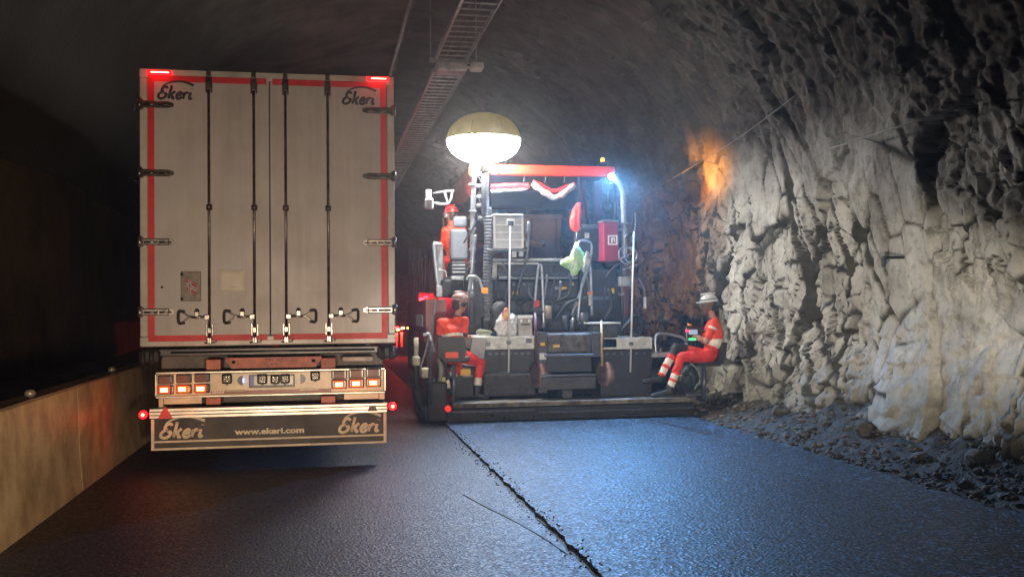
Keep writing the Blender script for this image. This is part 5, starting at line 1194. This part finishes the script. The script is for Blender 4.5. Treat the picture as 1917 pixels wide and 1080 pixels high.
# seated worker at the left station, seen from behind
Y = 13.95
pel = at(852, 664, 13.82); ch = at(847, 625, 13.9); nk = at(856, 594, 13.98); hd = at(861, 569, 14.02)
sl, sr = at(826, 604, 13.92), at(870, 601, 14.08)
er = at(868, 634, 14.1); wr = at(876, 629, 14.28)
el = at(824, 634, 14.05); wl = at(840, 640, 14.35)
hl, hr = at(843, 668, 13.85), at(864, 667, 13.9)
kr = at(900, 676, 14.12); ar = at(893, 730, 14.08); tr_ = at(911, 744, 14.05)
kl = at(858, 682, 14.25); al = at(838, 722, 14.1); tl = at(842, 733, 14.25)
wa = [(pel, .125, ch.lerp(pel, .45), .12, TRO), (hl, .1, hr, .1, TRO),
  (ch.lerp(pel, .5), .13, ch, .15, CLO, [(.62, .88, REF)]), (ch+V(.07, 0, -.1), .09, ch+V(.05, .0, .05), .1, CLO, [(.35, .62, REF)]), (ch+V(-.07, 0, -.1), .09, ch+V(-.05, .0, .05), .1, CLO, [(.35, .62, REF)]),
  (ch, .135, sl.lerp(sr, .5)-V(0, 0, .05), .11, CLO), (sl+V(.04, 0, -.02), .078, sr-V(.04, 0, .02), .078, CLO),
  (nk-V(0, 0, .09), .085, nk-V(0, 0, .03), .066, CLO), (nk-V(0, 0, .02), .058, nk, .054, NAV), (nk, .05, hd-V(0, 0, .05), .052, SKIN),
  (sl, .068, sl.lerp(el, .75), .056, CLO, [(.9, 1, NAV)]), (sl.lerp(el, .75), .045, el, .042, SKIN), (el, .042, wl, .03, SKIN),
  (sr, .07, sr.lerp(er, .72), .06, CLO, [(.9, 1, NAV)]), (sr.lerp(er, .7), .047, er, .043, SKIN), (er, .043, wr, .03, SKIN),
  (hr, .1, kr, .075, TRO), (kr, .072, ar, .055, TRO, [(.58, .84, REF), (.84, 1, NAV)]), (ar+V(0, 0, .02), .055, ar-V(0, 0, .05), .055, BOOT), (ar-V(0, 0, .06), .052, tr_, .045, BOOT),
  (hl, .1, kl, .075, TRO), (kl, .07, al, .052, TRO, [(.45, .68, REF), (.68, .82, NAV), (.82, 1, REF)]), (al, .052, tl, .045, BOOT), (al-V(0, 0, .05), .05, tl, .042, BOOT)]
fA = V(.96, .28, -.12)
wa += hand(wr, V(.9, .3, -.15), V(0, 0, -1), curl=.7)+hand(wl, V(.6, .8, 0), V(0, 0, -1), curl=.7)+head(hd, fA)
A = figure('person', 'seated worker seen from behind at the left end of the screed, grey helmet and red ear muffs aside', wa, tuple(pel-V(0, 0, .1)))
A['label'] = 'worker seen from behind on the left seat, pinkish helmet and dark ear muffs'
helmet(A, hd, fA, M('helmet_pink', (.48, .27, .25), .3, var=.3, scale=12, coat=.5), muffs=BLKP); face(A, hd, fA)

# seated worker at the right station, in profile facing left
Y = 13.78
pel = at(1328, 668, Y); ch = at(1338, 628, Y); nk = at(1334, 593, Y); hd = at(1327, 571, Y)
sn, sf = at(1338, 603, Y-.19), at(1334, 603, Y+.19)
en, ef = at(1322, 640, Y-.2), at(1316, 638, Y+.2)
wn, wf = at(1308, 630, Y+.06), at(1310, 634, Y-.05)
hn, hf = at(1326, 668, Y-.11), at(1326, 668, Y+.11)
kn = at(1276, 668, Y-.16); an = at(1254, 727, Y-.15); tn = at(1222, 741, Y-.17)
kf = at(1266, 649, Y+.12); af = at(1238, 702, Y+.05); tf = at(1206, 714, Y+.02)
wb_ = [(pel, .12, ch.lerp(pel, .5), .115, TRO), (hn, .1, hf, .1, TRO),
  (ch.lerp(pel, .55), .115, ch, .125, CLO, [(.1, .5, REF)]), (ch+V(0, -.07, -.1), .09, ch+V(0, -.06, .05), .1, CLO, [(.0, .35, REF)]), (ch+V(0, .07, -.1), .09, ch+V(0, .06, .05), .1, CLO, [(.0, .35, REF)]),
  (ch, .125, sn.lerp(sf, .5)-V(0, 0, .05), .105, CLO), (sn+V(0, .04, -.02), .075, sf+V(0, -.04, -.02), .075, CLO),
  (nk-V(0, 0, .05), .06, nk, .05, NAV), (nk, .052, hd-V(0, 0, .05), .05, SKIN),
  (sn, .07, sn.lerp(en, .72), .062, CLO, [(.35, .5, REF)]), (sn.lerp(en, .7), .048, en, .044, SKIN), (en, .045, wn, .03, SKIN),
  (sf, .07, sf.lerp(ef, .72), .062, CLO), (sf.lerp(ef, .7), .048, ef, .044, SKIN), (ef, .045, wf, .03, SKIN),
  (hn, .1, kn, .074, TRO), (kn, .07, an, .055, TRO, [(.55, .7, REF), (.78, .93, REF), (.93, 1, NAV)]), (an+V(0, 0, .02), .056, an-V(0, 0, .05), .055, BOOT), (an-V(0, 0, .05), .052, tn, .04, BOOT),
  (hf, .1, kf, .074, TRO, [(.7, 1, NAV)]), (kf, .074, af, .055, TRO, [(0, .3, NAV), (.45, .66, REF), (.76, .96, REF)]), (af, .055, af-V(.02, 0, .06), .052, BOOT), (af-V(.02, 0, .06), .05, tf, .04, BOOT)]
fB = V(-1, .12, -.1)
DSK = M('shaded_tan_skin', (.17, .085, .055), .55, var=.1)
wb_ += hand(wn, V(-.3, .9, .1), V(0, 0, -1), curl=.7)+hand(wf, V(-.3, -.9, .1), V(0, 0, -1), curl=.7)+head(hd, fB, m=DSK)
Bp = figure('person', 'worker in a white helmet sitting sideways on the right seat with folded arms', wb_, tuple(pel-V(0, 0, .1)))
helmet(Bp, hd, fB, M('helmet_white', (.75, .76, .76), .3, var=.15, scale=14, coat=.5)); face(Bp, hd, fB)
b = MB(); b.tube([hd+V(-.085, -.05, .02), hd+V(-.11, 0, .02), hd+V(-.085, .06, .02)], .014, 8); b.build('safety_glasses', M('glasses', (.3, .33, .36), .1, .3, var=0), Bp)

# driver high on the platform, mostly hidden by the seat
Y = 16.1
pel = at(852, 486, Y+.1); ch = at(846, 450, Y+.05); nk = at(846, 419, Y+.1); hd = at(844, 404, Y+.12)
sl, sr = at(834, 433, Y+.08), at(866, 432, Y+.12)
el = at(830, 458, Y+.15); wl = at(840, 468, Y+.4); er = at(870, 460, Y+.25); wr = at(862, 466, Y+.5)
wc = [(pel, .125, ch, .135, CLO), (ch, .135, sl.lerp(sr, .5)-V(0, 0, .05), .11, CLO), (sl+V(.04, 0, -.02), .08, sr-V(.04, 0, .02), .08, CLO),
  (nk-V(0, 0, .07), .09, nk, .068, CLO), (nk, .05, hd-V(0, 0, .05), .05, SKIN),
  (sl, .075, el, .062, CLO), (el, .06, wl, .042, CLO), (sr, .075, er, .062, CLO), (er, .06, wr, .042, CLO),
  (pel-V(.1, 0, .02), .1, pel+V(-.12, .45, 0), .08, TRO), (pel+V(-.12, .45, 0), .075, pel+V(-.12, .5, -.42), .055, TRO), (pel+V(-.12, .5, -.42), .055, pel+V(-.12, .65, -.46), .045, BOOT),
  (pel-V(-.1, 0, .02), .1, pel+V(.12, .45, 0), .08, TRO), (pel+V(.12, .45, 0), .075, pel+V(.12, .5, -.42), .055, TRO), (pel+V(.12, .5, -.42), .055, pel+V(.12, .65, -.46), .045, BOOT)]
fC = V(-.55, .8, -.1)
wc += hand(wl, V(.5, .9, 0), V(0, 0, -1))+hand(wr, V(-.3, .9, 0), V(0, 0, -1))+head(hd, fC)
Cp = figure('person', 'driver in an orange jacket and red helmet, half hidden behind the high grey seat', wc, tuple(pel-V(0, 0, .1)))
helmet(Cp, hd, fC, M('helmet_red', (.7, .04, .04), .3, var=.2, coat=.5), muffs=M('muff_grey', (.35, .3, .33), .4)); face(Cp, hd, fC)
# rucksack hung under the right seat
bp_ = thing('rucksack', 'dark green rucksack hanging below the right hand seat', 'rucksack', tuple(at(1288, 680, 13.75)))
lump([(1284, 684), (1294, 682), (1303, 692), (1307, 708), (1302, 722), (1290, 729), (1276, 726), (1268, 714), (1272, 700)], 13.72, .13, 'pack_body', M('ruck_green', (.03, .045, .04), .6, var=.4, scale=8), bp_, seed=22, amp=.03)
lump([(1276, 704), (1288, 700), (1296, 710), (1292, 722), (1278, 722)], 13.58, .05, 'front_pocket', M('ruck_dark', (.02, .026, .028), .6), bp_, seed=24, amp=.02)
px_tube([(1292, 680), (1304, 690), (1308, 710), (1300, 728)], 13.66, .012, 'shoulder_strap', M('strap_grey', (.25, .3, .28), .5), bp_)
px_box(1271, 1277, 701, 704, 13.6, 13.62, 'yellow_badge', YEL, bp_, .002)
# ------------------------------------------------------------------ haze
def haze():
    m = bpy.data.materials.new('haze'); m.use_nodes = True; nt = m.node_tree
    nt.nodes.remove(nt.nodes['Principled BSDF'])
    v = nt.nodes.new('ShaderNodeVolumePrincipled'); v.inputs['Color'].default_value = (1, .97, .96, 1)
    v.inputs['Density'].default_value = .0035; v.inputs['Anisotropy'].default_value = .78
    nt.links.new(v.outputs['Volume'], nt.nodes['Material Output'].inputs['Volume'])
    b = MB(); b.box((-6, -10.5, -1.5), (9.5, 131, 9.5))
    tag(b.build('haze', m), 'thin bluish dust haze filling the tunnel', 'haze', kind='stuff')
haze()
